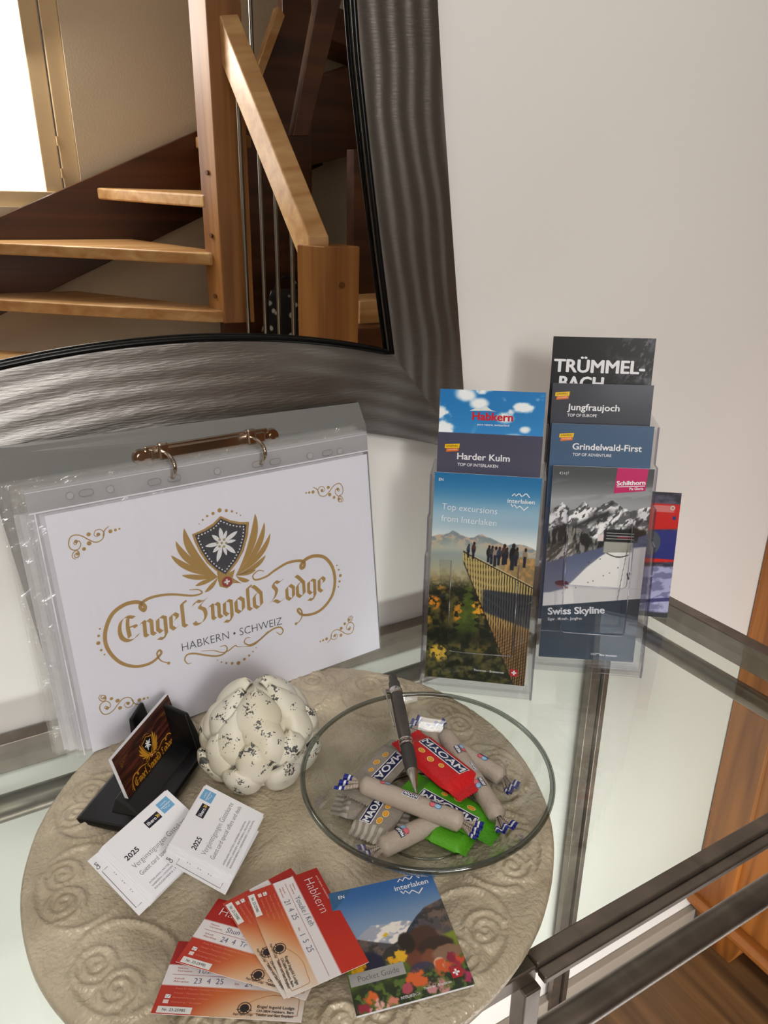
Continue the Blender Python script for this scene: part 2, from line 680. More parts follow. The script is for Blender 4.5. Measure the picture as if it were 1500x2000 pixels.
def board(name, poly, ya, yb, mat, bevel=0.002):
    return MB().prism(poly, ya, yb, 'y').build(name, mat, st, world=True, bevel=bevel)


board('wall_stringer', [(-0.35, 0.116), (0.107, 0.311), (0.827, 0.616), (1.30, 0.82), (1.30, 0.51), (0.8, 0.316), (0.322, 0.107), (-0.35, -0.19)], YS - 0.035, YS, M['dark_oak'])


def tread(poly, z, t=0.038):
    return MB().prism(poly, z - t, z, 'z').build('tread', M['oak'], st, world=True, bevel=0.006, seg=3)


tread([(0.665, -1.15), (0.426, -1.655), (0.86, -1.66), (0.75, -1.15)], 0.408)
tread([(0.665, -1.13), (0.40, -1.34), (0.085, -1.55), (-0.08, -1.66), (0.53, -1.66), (0.70, -1.24), (0.72, -1.14)], 0.238)
tread([(0.665, -1.10), (0.36, -1.30), (0.055, -1.52), (-0.13, -1.65), (-0.45, -1.66), (0.31, -1.66), (0.70, -1.18), (0.71, -1.10)], 0.062)
tread([(0.70, -1.17), (0.79, -1.655), (1.15, -1.66), (0.78, -1.17)], 0.585)
tread([(0.64, -1.06), (0.25, -1.20), (-0.1, -1.40), (-0.5, -1.60), (-0.5, -1.66), (-0.1, -1.66), (0.68, -1.12)], -0.115)
po = MB().prism([(0.662, -1.165), (0.692, -1.09), (0.79, -1.08), (0.765, -1.17)], 0.022, CEIL_Z, 'z')
po.build('newel_post', M['oak_z'], st, world=True, bevel=0.003)
plug = plain('wood_plug', hexc('6b3f1c'), 0.5)
steel = plain('steel_rod', (0.55, 0.53, 0.5), 0.28, 1.0)
for z in (0.47, 0.29, 0.105):
    c = Vector((0.677, -1.128, z))
    MB().tube([c, c + Vector((-0.93, 0.37, 0)) * 0.006], 0.007).build('screw_cap', plug, st, world=True)
npst = MB().prism([(0.772, -0.655), (0.822, -0.585), (0.925, -0.58), (0.88, -0.665)], FLOOR_Z, 0.305, 'z')
npst.build('newel_post', M['oak_z'], st, world=True, bevel=0.003)
c = Vector((0.872, -0.5825, 0.205))
MB().tube([c, c + Vector((0.05, 1, 0)) * 0.004], 0.0085).build('screw_cap', plug, st, world=True)
hr = MB()
a0, a1 = Vector((0.7145, -1.1688, 0)), Vector((0.797, -0.632, 0))
off = Vector((0.055, 0.012, 0))
hr.loft([a0 + Vector((0, 0, 0.8485)), a0 + off + Vector((0, 0, 0.8485)), a0 + off + Vector((0, 0, 0.9685)), a0 + Vector((0, 0, 0.9685))],
        [a1 + Vector((0, 0, 0.205)), a1 + off + Vector((0, 0, 0.205)), a1 + off + Vector((0, 0, 0.325)), a1 + Vector((0, 0, 0.325))])
hr.build('handrail', M['oak'], st, world=True, bevel=0.004)
for k, f in enumerate((0.227, 0.441, 0.60, 0.759, 0.918)):
    q = a0.lerp(a1, f) + off * 0.4
    zt = 0.8585 + (0.215 - 0.8585) * f
    MB().tube([(q.x, q.y, -0.5), (q.x, q.y, zt)], 0.0065, 10).build('baluster', steel, st, world=True, smooth_='auto')
MB().tube([(0.859, -1.2, 0.74), (0.859, -1.2, CEIL_Z)], 0.0065, 10).build('baluster', steel, st, world=True, smooth_='auto')
board('stair_and_added_panel', [(0.895, 0.74), (0.985, 0.93), (1.0, 0.905), (1.0, CEIL_Z), (1.101, CEIL_Z), (1.098, 0.587), (1.082, -0.6), (0.735, -0.6), (0.76, 0.6), (0.79, CEIL_Z), (0.828, CEIL_Z), (0.836, 0.947)], -1.34, -1.30, M['dark_oak'])
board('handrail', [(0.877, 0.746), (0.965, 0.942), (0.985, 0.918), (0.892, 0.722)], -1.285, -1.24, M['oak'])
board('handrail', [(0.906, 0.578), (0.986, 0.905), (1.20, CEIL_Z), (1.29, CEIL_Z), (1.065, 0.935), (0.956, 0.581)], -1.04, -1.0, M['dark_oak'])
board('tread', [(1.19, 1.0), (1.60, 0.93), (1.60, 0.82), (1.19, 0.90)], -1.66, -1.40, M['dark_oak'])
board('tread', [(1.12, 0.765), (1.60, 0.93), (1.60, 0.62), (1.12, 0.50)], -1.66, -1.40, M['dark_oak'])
board('stair_and_added_panel', [(1.085, 0.55), (1.46, 0.56), (1.46, FLOOR_Z), (1.10, FLOOR_Z)], -1.0, -0.95, M['dark_oak'])
board('stair_and_added_panel', [(1.465, FLOOR_Z), (2.29, FLOOR_Z), (2.29, CEIL_Z), (1.465, CEIL_Z)], -1.0, -0.95, M['dark_oak'])  # added board out of view, darkens what the mirror frame reflects
low = MB().box(0.96, 1.42, -0.93, -0.66, FLOOR_Z, 0.068)
set_props(low.build('sideboard', M['dark_oak'], bevel=0.004), 'low reddish brown wooden cabinet behind the square newel post in the mirror', 'cabinet')
bx = MB().box(1.0, 1.16, -0.86, -0.72, 0.068, 0.135)
set_props(bx.build('wooden_box', M['oak'], bevel=0.002), 'pale wooden box on the low reddish cabinet in the mirror', 'box')
# the spotted bag on the landing behind the rods
M['spotted'] = None
mt, nt, p = new_mat('spotted_black_cloth')
tc = nt.nodes.new('ShaderNodeTexCoord')
vo = nt.nodes.new('ShaderNodeTexVoronoi')
vo.inputs['Scale'].default_value = 26
nt.links.new(tc.outputs['Object'], vo.inputs['Vector'])
rr = nt.nodes.new('ShaderNodeValToRGB')
rr.color_ramp.elements[0].position, rr.color_ramp.elements[1].position = 0.22, 0.30
rr.color_ramp.elements[0].color = (0.5, 0.5, 0.47, 1)
rr.color_ramp.elements[1].color = (0.008, 0.008, 0.009, 1)
nt.links.new(vo.outputs['Distance'], rr.inputs[0])
nt.links.new(rr.outputs[0], p.inputs['Base Color'])
p.inputs['Roughness'].default_value = 0.9
bag = thing('cloth_bag', 'black cloth bag with pale spots on the step behind the steel rods in the mirror', 'bag', (0.92, -1.12, -0.06))
bb = MB()
prof = [(0.0, 0.0), (0.075, 0.0), (0.09, 0.03), (0.085, 0.09), (0.07, 0.15), (0.05, 0.175), (0.0, 0.18)]
bb.lathe(prof, 24)
bb.v = [(x * (1 + 0.12 * math.sin(9 * z * 10 + 3 * math.atan2(y, x))), y * 0.6, z) for x, y, z in bb.v]
bb.build('bag_body', mt, bag, smooth_=True)
MB().tube([(0.04 * math.cos(t) , 0, 0.17 + 0.05 * math.sin(t)) for t in np.linspace(0, math.pi, 12)], 0.005).build('strap', mt, bag, smooth_=True)
MB().box(0.83, 1.07, -1.29, -1.02, -0.10, -0.06).build('tread', M['oak'], st, world=True, bevel=0.005)

# ------------------------------------------------------------------ the pine cabinet at the right
CX = 1.077
cab = thing('pine_cabinet', 'orange pine cabinet with a rounded base moulding standing against the wall', 'cabinet', (CX + 0.25, 0.35, FLOOR_Z))
MB().box(CX + 0.006, CX + 0.5, 0.02, WALL_Y - 0.002, -0.86, 0.35).build('carcass', M['pine'], cab, world=True)
for y0, y1 in ((0.565, WALL_Y - 0.002), (0.02, 0.09)):
    MB().box(CX - 0.004, CX + 0.012, y0, y1, -0.835, 0.35).build('stile', M['pine'], cab, world=True, bevel=0.0015)
ml = MB()
prof = [(CX + 0.02, -0.862), (CX - 0.012, -0.862), (CX - 0.02, -0.850), (CX - 0.02, -0.842), (CX - 0.012, -0.832), (CX + 0.02, -0.832)]
ml.prism([(x, z) for x, z in prof], 0.0, WALL_Y - 0.001, 'y')
ml.build('base_moulding', M['pine_x'], cab, world=True, bevel=0.003)
for ya in (0.52, 0.03):
    f_ = MB()
    b0, b1 = ya + 0.06, ya
    f_.loft([(CX + 0.002, ya + 0.025, FLOOR_Z), (CX + 0.05, ya + 0.025, FLOOR_Z), (CX + 0.05, ya + 0.09, FLOOR_Z), (CX + 0.002, ya + 0.09, FLOOR_Z)],
            [(CX - 0.004, ya, -0.86), (CX + 0.06, ya, -0.86), (CX + 0.06, ya + 0.115, -0.86), (CX - 0.004, ya + 0.115, -0.86)])
    f_.build('foot', M['pine'], cab, world=True, bevel=0.002)

# ------------------------------------------------------------------ the console table
def steel_mat(name, c, rough, sc, bump=0.25, rust=0.25):
    mt, nt, p = new_mat(name)
    tc = nt.nodes.new('ShaderNodeTexCoord')
    n = nt.nodes.new('ShaderNodeTexNoise')
    n.inputs['Scale'].default_value = sc
    n.inputs['Detail'].default_value = 6
    n.inputs['Distortion'].default_value = 0.8
    nt.links.new(tc.outputs['Object'], n.inputs['Vector'])
    r = nt.nodes.new('ShaderNodeValToRGB')
    r.color_ramp.elements[0].position, r.color_ramp.elements[1].position = 0.3, 0.75
    cc = lin(c)
    r.color_ramp.elements[0].color = tuple(cc * (1 - rust)) + (1,)
    r.color_ramp.elements[1].color = tuple(np.minimum(cc * (1 + rust), 1)) + (1,)
    nt.links.new(n.outputs[0], r.inputs[0])
    nt.links.new(r.outputs[0], p.inputs['Base Color'])
    p.inputs['Metallic'].default_value = 0.85
    p.inputs['Roughness'].default_value = rough
    b = nt.nodes.new('ShaderNodeBump')
    b.inputs['Strength'].default_value = bump
    b.inputs['Distance'].default_value = 0.001
    nt.links.new(n.outputs[0], b.inputs['Height'])
    nt.links.new(b.outputs[0], p.inputs['Normal'])
    return mt


M['raw_steel'] = steel_mat('raw_steel', (0.50, 0.46, 0.42), 0.38, 30)
M['glass_top'] = clear('table_glass', (0.90, 0.945, 0.915), 0.05)
TX0, TX1, TY0, TY1 = -0.62, 0.700, 0.226, 0.639
tb = thing('console_table', 'raw steel console table with a glass top against the white wall', 'table', (0.04, 0.43, FLOOR_Z))
MB().box(TX0 + 0.004, TX1 - 0.004, TY0 + 0.004, TY1 - 0.004, -0.008, 0.0).build('glass_top', M['glass_top'], tb, world=True)
rail = MB().box(TX0, TX1, TY1 - 0.0165, TY1, -0.03, 0.001)
rail.build('top_rail', M['raw_steel'], tb, world=True, bevel=0.001)
MB().box(TX1 - 0.0175, TX1, TY0, TY1 - 0.017, -0.03, 0.001).build('top_rail', M['raw_steel'], tb, world=True, bevel=0.001)
MB().box(TX0, TX0 + 0.0175, TY0, TY1 - 0.017, -0.03, 0.001).build('top_rail', M['raw_steel'], tb, world=True, bevel=0.001)
f_ = MB().box(0.2335, TX1 - 0.018, 0.2284, 0.2395, -0.0085, 0.001)
f_.box(0.2335, TX1 - 0.018, 0.2205, 0.2283, -0.0085, -0.0025)
f_.build('top_rail', M['raw_steel'], tb, world=True, bevel=0.0012)
f_ = MB().box(TX0 + 0.018, 0.2334, 0.2285, 0.239, -0.014, -0.001)
f_.build('top_rail', M['raw_steel'], tb, world=True, bevel=0.0012)
for x in (TX0 + 0.03, 0.221, TX1 - 0.005):
    for y0, y1 in ((0.2215, 0.234), (0.600, 0.636)):
        if abs(x - 0.221) < 0.001 and y0 > 0.5:
            continue
        l = MB()
        if y0 > 0.5:
            l.box(x - 0.013, x + 0.0068, y0 + 0.024, y1, FLOOR_Z, -0.031)
            l.box(x + 0.0072, x + 0.0175, y0 + 0.018, y1, FLOOR_Z, -0.031)
        else:
            l.box(x, x + 0.013, y0 + 0.002, y1 + 0.003, FLOOR_Z, -0.0142)
        l.build('leg', M['raw_steel'], tb, world=True, bevel=0.001)
for pth, rad in (([(TX0, 0.2430, -0.1085), (TX1, 0.2430, -0.1085)], 0.0107), ([(TX0, 0.617, -0.063), (TX1, 0.617, -0.063)], 0.0125), ([(TX1 - 0.013, 0.236, -0.063), (TX1 - 0.013, 0.617, -0.063)], 0.0115)):
    MB().tube(pth, rad, 20).build('lower_rail', M['raw_steel'], tb, world=True, smooth_='auto')

# ------------------------------------------------------------------ the mirror in its steel frame
MA = R(2.2)
MFR = frame((0, 0.625, 0.205), (1, 0, 0), (0, -math.sin(MA), math.cos(MA)))
mir = thing('wall_mirror', 'large mirror in a wide ground-steel frame with inward curving sides on the wall', 'mirror', MFR)
MCX = 0.136


def interp(pts, s):
    return float(np.interp(s, [p[0] for p in pts], [p[1] for p in pts]))


side_out = catmull([(-0.0038, 0.4459), (0.0752, 0.4353), (0.2502, 0.408), (0.4093, 0.3851), (0.6, 0.367), (0.75, 0.362)], 8)
side_in = catmull([(0.1146, 0.3469), (0.2276, 0.3283), (0.3286, 0.3133), (0.3998, 0.3052), (0.6, 0.290), (0.75, 0.286)], 8)


def outline(side, a, b, n=48):
    """right corner -> up the right side -> top -> left side -> bottom, mirror image about the middle"""
    half = [(p[1], p[0]) for p in side]
    right = half + [(x, 1.5 - s) for x, s in half[::-1][1:]]
    xr = half[0][0]
    bot = []
    for k in range(1, n):
        x = xr + (2 * MCX - 2 * xr) * k / n
        bot.append((x, a - b * (x - MCX) ** 2))
    left = [(2 * MCX - x, s) for x, s in right[::-1]]
    top = [(x, 1.5 - s) for x, s in bot]
    return right, top, left, bot[::-1]


def resample(P, n):
    P = np.array(P)
    d = np.r_[0, np.cumsum(np.linalg.norm(np.diff(P, axis=0), axis=1))]
    t = np.linspace(0, d[-1], n)
    return np.stack([np.interp(t, d, P[:, 0]), np.interp(t, d, P[:, 1])], 1)


def loop(side, a, b):
    r_, t_, l_, bt = outline(side, a, b)
    r_ = resample(r_, 90)
    t_ = resample([r_[-1]] + t_ + [l_[0]], 60)[1:]
    l_ = resample(l_, 90)[1:]
    bt = resample([l_[-1]] + bt + [r_[0]], 60)[1:-1]
    return np.concatenate([r_, t_, l_, bt])


LO = loop(side_out, 0.058, 0.643)
LI = loop(side_in, 0.1418, 0.61)
NL, NS = len(LO), 8
fm = MB()
vs, fs, across = [], [], []
for j in range(NS + 1):
    for i in range(NL):
        q = LI[i] * (1 - j / NS) + LO[i] * (j / NS)
        vs.append((q[0], q[1], 0.0))
        across.append(j / NS)
for j in range(NS):
    for i in range(NL):
        i2 = (i + 1) % NL
        fs.append((j * NL + i, (j + 1) * NL + i, (j + 1) * NL + i2, j * NL + i2))
nb = len(vs)
for i in range(NL):
    vs.append((LO[i][0], LO[i][1], -0.008))
    across.append(1)
for i in range(NL):
    vs.append((LI[i][0], LI[i][1], -0.008))
    across.append(0)
for i in range(NL):
    i2 = (i + 1) % NL
    fs.append((NS * NL + i, nb + i, nb + i2, NS * NL + i2))
    fs.append((i, i2, nb + NL + i2, nb + NL + i))
    fs.append((nb + i, nb + NL + i, nb + NL + i2, nb + i2))
fm.add(vs, fs)
fm.at['across'] = across
mt, nt, p = new_mat('ground_steel')
tc = nt.nodes.new('ShaderNodeTexCoord')
at_ = nt.nodes.new('ShaderNodeAttribute')
at_.attribute_name = 'across'
n1 = nt.nodes.new('ShaderNodeTexNoise')
n1.inputs['Scale'].default_value = 5
n1.inputs['Detail'].default_value = 2
nt.links.new(tc.outputs['Object'], n1.inputs['Vector'])
ad = nt.nodes.new('ShaderNodeMath')
ad.operation = 'MULTIPLY_ADD'
ad.inputs[1].default_value = 0.4
nt.links.new(n1.outputs[0], ad.inputs[0])
nt.links.new(at_.outputs['Fac'], ad.inputs[2])
sn = nt.nodes.new('ShaderNodeMath')
sn.operation = 'MULTIPLY'
sn.inputs[1].default_value = 30
nt.links.new(ad.outputs[0], sn.inputs[0])
si = nt.nodes.new('ShaderNodeMath')
si.operation = 'SINE'
nt.links.new(sn.outputs[0], si.inputs[0])
mp = nt.nodes.new('ShaderNodeMapping')
mp.inputs['Rotation'].default_value = (0, 0, R(-38))
mp.inputs['Scale'].default_value = (70, 620, 70)
nt.links.new(tc.outputs['Object'], mp.inputs['Vector'])
n2 = nt.nodes.new('ShaderNodeTexNoise')
n2.inputs['Scale'].default_value = 1
n2.inputs['Detail'].default_value = 4
nt.links.new(mp.outputs[0], n2.inputs['Vector'])
b1 = nt.nodes.new('ShaderNodeBump')
b1.inputs['Strength'].default_value = 0.36
b1.inputs['Distance'].default_value = 0.0009
nt.links.new(si.outputs[0], b1.inputs['Height'])
b2 = nt.nodes.new('ShaderNodeBump')
b2.inputs['Strength'].default_value = 0.75
b2.inputs['Distance'].default_value = 0.0006
nt.links.new(n2.outputs[0], b2.inputs['Height'])
nt.links.new(b1.outputs[0], b2.inputs['Normal'])
nt.links.new(b2.outputs[0], p.inputs['Normal'])
p.inputs['Base Color'].default_value = tuple(lin((0.66, 0.645, 0.63))) + (1,)
p.inputs['Metallic'].default_value = 1.0
p.inputs['Roughness'].default_value = 0.45
p.inputs['Anisotropic'].default_value = 0.82
tg = nt.nodes.new('ShaderNodeCombineXYZ')
tg.inputs[0].default_value, tg.inputs[1].default_value, tg.inputs[2].default_value = 0.25, 0.0, 1.0
nt.links.new(tg.outputs[0], p.inputs['Tangent'])
M['ground_steel'] = mt
fm.build('mirror_frame', mt, mir)
ing = MB()
ing.tube([(q[0], q[1], 0.0005) for q in np.concatenate([LI, LI[:2]])], 0.0028, 8, cap=False)
ing.build('inner_edge', plain('blackened_edge', (0.06, 0.06, 0.065), 0.25, 0.6), mir, smooth_=True)
gp, nt, p = new_mat('silvered_glass')
p.inputs['Base Color'].default_value = (0.86, 0.84, 0.80, 1)
p.inputs['Metallic'].default_value = 1
p.inputs['Roughness'].default_value = 0.0
gm = MB()
gm.prism([(q[0], q[1]) for q in LI], -0.009, -0.0058, 'z')
gm.build('mirror_glass', gp, mir)

# ================================================================== the ring binder
PAGE = yaw_tilt((0.00396, 0.5440, 0.020), 4.99, 5.8)       # lower left corner of the front pocket; 302.6 mm wide
PAGE_INV = PAGE.inverted()


def page_mm(px, py, depth=0.0):
    """millimetres on the title page (or a level behind it) of the place the picture shows at (px, py)"""
    o, d = PAGE_INV @ Vector((0, 0, H)), PAGE_INV.to_3x3() @ ray(px, py)
    q = o - d * ((o.z + depth) / d.z)
    return q.x * 1000, q.y * 1000


def z1(x, y):
    return page_mm(320 + x * 0.24, 980 + y * 0.24)


def z2(x, y):
    return page_mm(x * 0.50667, 1100 + y * 0.50667)


def taper(n, w0, w1, w2):
    t = np.linspace(0, 1, n)
    return list(np.where(t < 0.5, w0 + (w1 - w0) * np.sin(t * math.pi), w2 + (w1 - w2) * np.sin(t * math.pi)))


def feather(P, base, ctrl, tip, w, col, layer):
    t = np.linspace(0, 1, 15)[:, None]
    b, c, e = (np.array(q) for q in (base, ctrl, tip))
    pts = (1 - t) ** 2 * b + 2 * (1 - t) * t * c + t ** 2 * e
    ws = [w * (math.sin(math.pi * min(1, k / 14) ** 1.25) ** 0.8) + 0.05 for k in range(15)]
    P.ribbon(pts, ws, col, layer)


# broad-nib letters: strokes in units of the x-height
LETTERS = {
    'n': (0.70, [[(0.0, .86), (.12, 1.0), (.17, .9), (.15, .12), (.26, .0)], [(.17, .84), (.38, 1.02), (.52, .86), (.5, .14), (.64, .0)]]),
    'e': (0.60, [[(.14, .9), (.1, .22), (.28, .0), (.5, .16)], [(.14, .9), (.3, 1.02), (.48, .84), (.44, .66), (.16, .46)]]),
    'g': (0.68, [[(.14, .9), (.1, .26), (.26, .04), (.46, .2)], [(.14, .9), (.32, 1.02), (.52, .9), (.5, -.12), (.34, -.4), (.08, -.3)]]),
    'l': (0.40, [[(.3, 1.62), (.16, 1.5), (.15, .14), (.3, .0)], [(.3, 1.62), (.36, 1.52)]]),
    'o': (0.66, [[(.3, 1.02), (.1, .82), (.1, .2), (.3, .0)], [(.3, 1.02), (.52, .8), (.5, .2), (.3, .0)]]),
    'd': (0.70, [[(.26, 1.0), (.1, .8), (.1, .2), (.3, .0)], [(.06, 1.55), (.2, 1.42), (.52, .96), (.52, .2), (.3, .0)], [(.26, 1.0), (.42, 1.06)]]),
    'E': (1.15, [[(.86, 1.36), (.5, 1.5), (.22, 1.3), (.1, .8), (.16, .32), (.42, .04), (.74, .06), (.98, .3)], [(.56, 1.42), (.5, .9), (.54, .22)], [(.5, .8), (.82, .86), (.9, .74)], [(.86, 1.36), (1.02, 1.46)]]),
    'I': (0.90, [[(.06, 1.22), (.24, 1.44), (.5, 1.34), (.84, 1.48)], [(.66, 1.36), (.38, 1.04), (.62, .78), (.66, .34), (.44, .0), (.14, -.04), (.02, .14)]]),
    'L': (0.98, [[(.42, 1.5), (.66, 1.36), (.86, 1.52)], [(.42, 1.5), (.28, 1.24), (.46, .86), (.32, .44), (.08, .2)], [(.06, .12), (.3, .22), (.6, .02), (.9, .2)]]),
    ' ': (0.30, []),
}


def blackletter(P, s, a, b, xh, col, layer):
    """a line of blackletter from point a to point b (millimetres)"""
    a, b = np.array(a), np.array(b)
    total = sum(LETTERS[c][0] for c in s)
    ex = (b - a) / total
    ey = np.array([-(b - a)[1], (b - a)[0]]) / np.linalg.norm(b - a) * xh
    x = 0
    for c in s:
        adv, strokes = LETTERS[c]
        for st_ in strokes:
            pts = [a + ex * (x + p[0]) + ey * p[1] for p in (catmull(st_, 5) if c in 'EIL' else st_)]
            d = (ex * math.cos(R(32)) + ey * math.sin(R(32))) * 0.115
            for p, q in zip(pts, pts[1:]):
                P.poly([p - d, p + d, q + d, q - d], col, layer)
        x += adv


def curl(P, f, pts, w, col, layer=2, n=8):
    c = catmull([f(*p) for p in pts], n)
    P.ribbon(c, taper(len(c), w[0], w[1], w[2]), col, layer)


def crest(P, gold=GOLD, shield=INK, white=(0.95, 0.95, 0.95), small=False, lift=1):
    """the lodge's crest: winged shield with an edelweiss, Swiss cross roundel"""
    L = lift
    for tip, ctrl, w in (((742, 95), (765, 330), 11.5), ((818, 165), (800, 400), 9.5), ((866, 255), (820, 450), 8.5), ((828, 435), (760, 545), 7.5), ((750, 553), (680, 585), 6.5), ((697, 640), (640, 650), 6.5)):
        feather(P, z1(585, 600), z1(*ctrl), z1(*tip), w * 0.62, gold, L)
    for tip, ctrl, w in (((165, 215), (180, 430), 11.5), ((97, 320), (150, 490), 9.5), ((57, 435), (170, 560), 8.5), ((145, 598), (270, 625), 7.5), ((255, 685), (340, 650), 6.5), ((332, 738), (400, 690), 6.5)):
        feather(P, z1(440, 612), z1(*ctrl), z1(*tip), w * 0.62, gold, L)
    P.poly([z1(*p) for p in ((430, 560), (505, 590), (580, 550), (560, 620), (632, 664), (565, 662), (515, 705), (455, 690), (440, 640))], gold, L + 1)
    P.poly([z1(*p) for p in ((460, 115), (540, 150), (620, 165), (693, 163), (685, 270), (650, 400), (600, 490), (545, 560), (505, 605), (420, 560), (350, 500), (290, 410), (250, 330), (228, 265), (320, 225), (400, 175))], gold, L + 2)
    inner = [(462, 135), (540, 168), (610, 183), (672, 185), (662, 280), (632, 390), (585, 480), (540, 540), (503, 592), (430, 550), (365, 490), (310, 405), (272, 330), (252, 272), (330, 240), (405, 195)]
    P.poly([z1(*p) for p in inner], shield, L + 3)
    if not small:
        loop_ = resample(inner + inner[:1], 45)[:-1]
        cxy = np.array([470, 345])
        for q in loop_:
            r = cxy + (q - cxy) * 0.895
            P.disc(*z1(*r), 0.72, white, L + 4, 8)
    c0 = (470, 335)
    for tip, w in (((455, 210), 4.6), ((510, 232), 3.4), ((598, 238), 4.6), ((585, 312), 3.4), ((583, 418), 4.6), ((510, 435), 3.4), ((432, 490), 4.8), ((398, 412), 4.2), ((335, 362), 4.4), ((390, 270), 4.2)):
        mid = ((c0[0] + tip[0]) / 2 + 6, (c0[1] + tip[1]) / 2)
        feather(P, z1(*c0), z1(*mid), z1(*tip), w * 0.85, white, L + 5)
    P.disc(*z1(*c0), 3.6, white, L + 6, 14)
    if not small:
        for k in range(7):
            q = (c0[0] + (36 * math.cos(k * 1.05) if k < 6 else 0), c0[1] + (32 * math.sin(k * 1.05) if k < 6 else 0))
            P.disc(*z1(*q), 1.25, (0.68, 0.6, 0.42), L + 7, 9)
    P.disc(*z1(513, 650), 5.6, gold, L + 6)
    P.disc(*z1(513, 650), 4.9, hexc('9c2a22'), L + 7)
    x, y = z1(513, 650)
    P.rect(x - 2.6, y - 0.8, x + 2.6, y + 0.8, white, L + 8)
    P.rect(x - 0.8, y - 2.6, x + 0.8, y + 2.6, white, L + 8)
    for dx, dy, r in ((287, 180, 5), (316, 148, 8), (352, 117, 10), (400, 95, 13), (453, 70, 17), (508, 72, 13), (554, 78, 10), (592, 92, 7), (624, 110, 6)):
        P.disc(*z1(dx, dy), r * 0.115, gold, L, 12)


def lodge_lettering(P, gold=GOLD, ink=INK, place=True, L=2):
    blackletter(P, 'Engel Ingold Lodge', page_mm(233, 1257), page_mm(638, 1153), 14.6, gold, L)
    if place:
        a, b = np.array(page_mm(356, 1272)), np.array(page_mm(551, 1219))
        ang = math.degrees(math.atan2(*(b - a)[::-1]))
        P.text('HABKERN \u2022 SCHWEIZ', a[0], a[1], 7.6, ink, L + 1, -0.01, np.linalg.norm(b - a), ang)
    curl(P, z1, [(815, 565), (770, 560), (725, 600), (745, 635), (830, 610), (900, 560), (1000, 500), (1090, 480), (1140, 490), (1140, 530), (1118, 540), (1118, 510), (1160, 465), (1230, 440), (1310, 455), (1370, 530), (1392, 640), (1370, 760), (1300, 860), (1220, 910), (1130, 920), (1090, 890), (1097, 870), (1118, 885), (1125, 925), (1105, 970), (1075, 992)], (0.7, 3.4, 0.7), gold, L)
    curl(P, z2, [(730, 103), (765, 102), (778, 115), (740, 125), (660, 120), (590, 130), (550, 150), (540, 170), (555, 182), (558, 165), (530, 150), (480, 160), (430, 200), (405, 270), (415, 330), (460, 380), (520, 398), (580, 385), (620, 350), (615, 335), (605, 350), (620, 375), (650, 385)], (0.7, 3.4, 0.7), gold, L)
    P.disc(*z1(1075, 992), 1.4, gold, L + 1)
    P.disc(*z2(650, 385), 1.4, gold, L + 1)
    for x, y, r in ((1408, 518, 7), (1423, 553, 9), (1436, 600, 13), (1429, 648, 10), (1420, 692, 7)):
        P.disc(*z1(x, y), r * 0.125, gold, L, 12)
    for x, y, r in ((385, 253, 3), (380, 280, 4.5), (379, 308, 6.5), (390, 335, 4.5), (403, 352, 3)):
        P.disc(*z2(x, y), r * 0.26, gold, L, 12)
    for pts, w in (([(225, 1310), (195, 1318), (170, 1285), (190, 1245), (250, 1235), (350, 1250), (430, 1255), (490, 1235), (515, 1200), (500, 1170), (455, 1180)], (0.5, 1.7, 0.6)),
                   ([(300, 1215), (400, 1210), (470, 1225), (520, 1215), (580, 1170), (600, 1180), (650, 1178)], (0.4, 1.1, 0.4)),
                   ([(705, 1105), (670, 1110), (655, 1145), (700, 1165), (770, 1130), (840, 1070), (900, 1030), (950, 1022), (970, 1050), (950, 1080), (915, 1060)], (0.5, 1.7, 0.6)),
                   ([(650, 1180), (740, 1160), (850, 1050)], (0.4, 1.1, 0.4))):
        curl(P, z1, pts, w, gold, L)
    for x, y, r in ((435, 1288, 5), (469, 1304, 7), (508, 1312, 9), (555, 1314, 12), (607, 1312, 17), (655, 1281, 12), (694, 1251, 10), (725, 1219, 7), (750, 1187, 5)):
        P.disc(*z1(x, y), r * 0.115, gold, L, 12)


def corner_scroll(P, f, gold, L=2, w=0.9):
    for pts in ([(375, 80), (350, 72), (352, 45), (385, 42), (398, 72), (380, 100), (345, 95), (325, 65), (345, 32)],
                [(410, 175), (385, 172), (395, 150), (435, 165), (440, 125), (400, 100), (350, 125), (335, 175), (365, 225), (410, 232), (470, 195), (520, 130), (575, 72), (640, 65), (675, 105), (655, 150), (610, 165), (585, 135), (610, 110), (635, 125)],
                [(655, 85), (690, 125), (740, 136)]):
        c = catmull([f(*p) for p in pts], 6)
        P.ribbon(c, taper(len(c), w * 0.6, w, w * 0.5), gold, L)
    for x, y, r in ((453, 75, 2.0), (515, 95, 2.4), (540, 168, 2.2), (735, 88, 2.2), (782, 75, 1.6), (820, 65, 1.2), (410, 172, 2.0), (380, 68, 1.8), (622, 122, 2.0)):
        P.disc(*f(x, y), r * 0.75 * w / 0.9, gold, L, 12)


binder = thing('ring_binder', 'grey ring binder standing open with a lodge title page in clear pockets', 'binder', PAGE)
M['grey_plastic'] = plain('grey_plastic', (0.46, 0.46, 0.45), 0.32, coat=0.1)
M['chrome'] = plain('nickel_plate', (0.72, 0.66, 0.60), 0.16, 1.0)
M['pocket'] = clear('clear_pocket', (0.96, 0.96, 0.97), 0.05, 0.12, milk=0.10, bump=0.5, bscale=35)
M['pocket_edge'] = clear('clear_pocket_edge', (0.985, 0.985, 0.985), 0.08, 0.10, milk=0.15, milk_col=(0.97, 0.97, 0.96), bump=0.7, bscale=60)
M['strip_film'] = clear('strip_film', (0.95, 0.95, 0.96), 0.06, 0.15, milk=0.38, milk_col=(0.95, 0.95, 0.95))
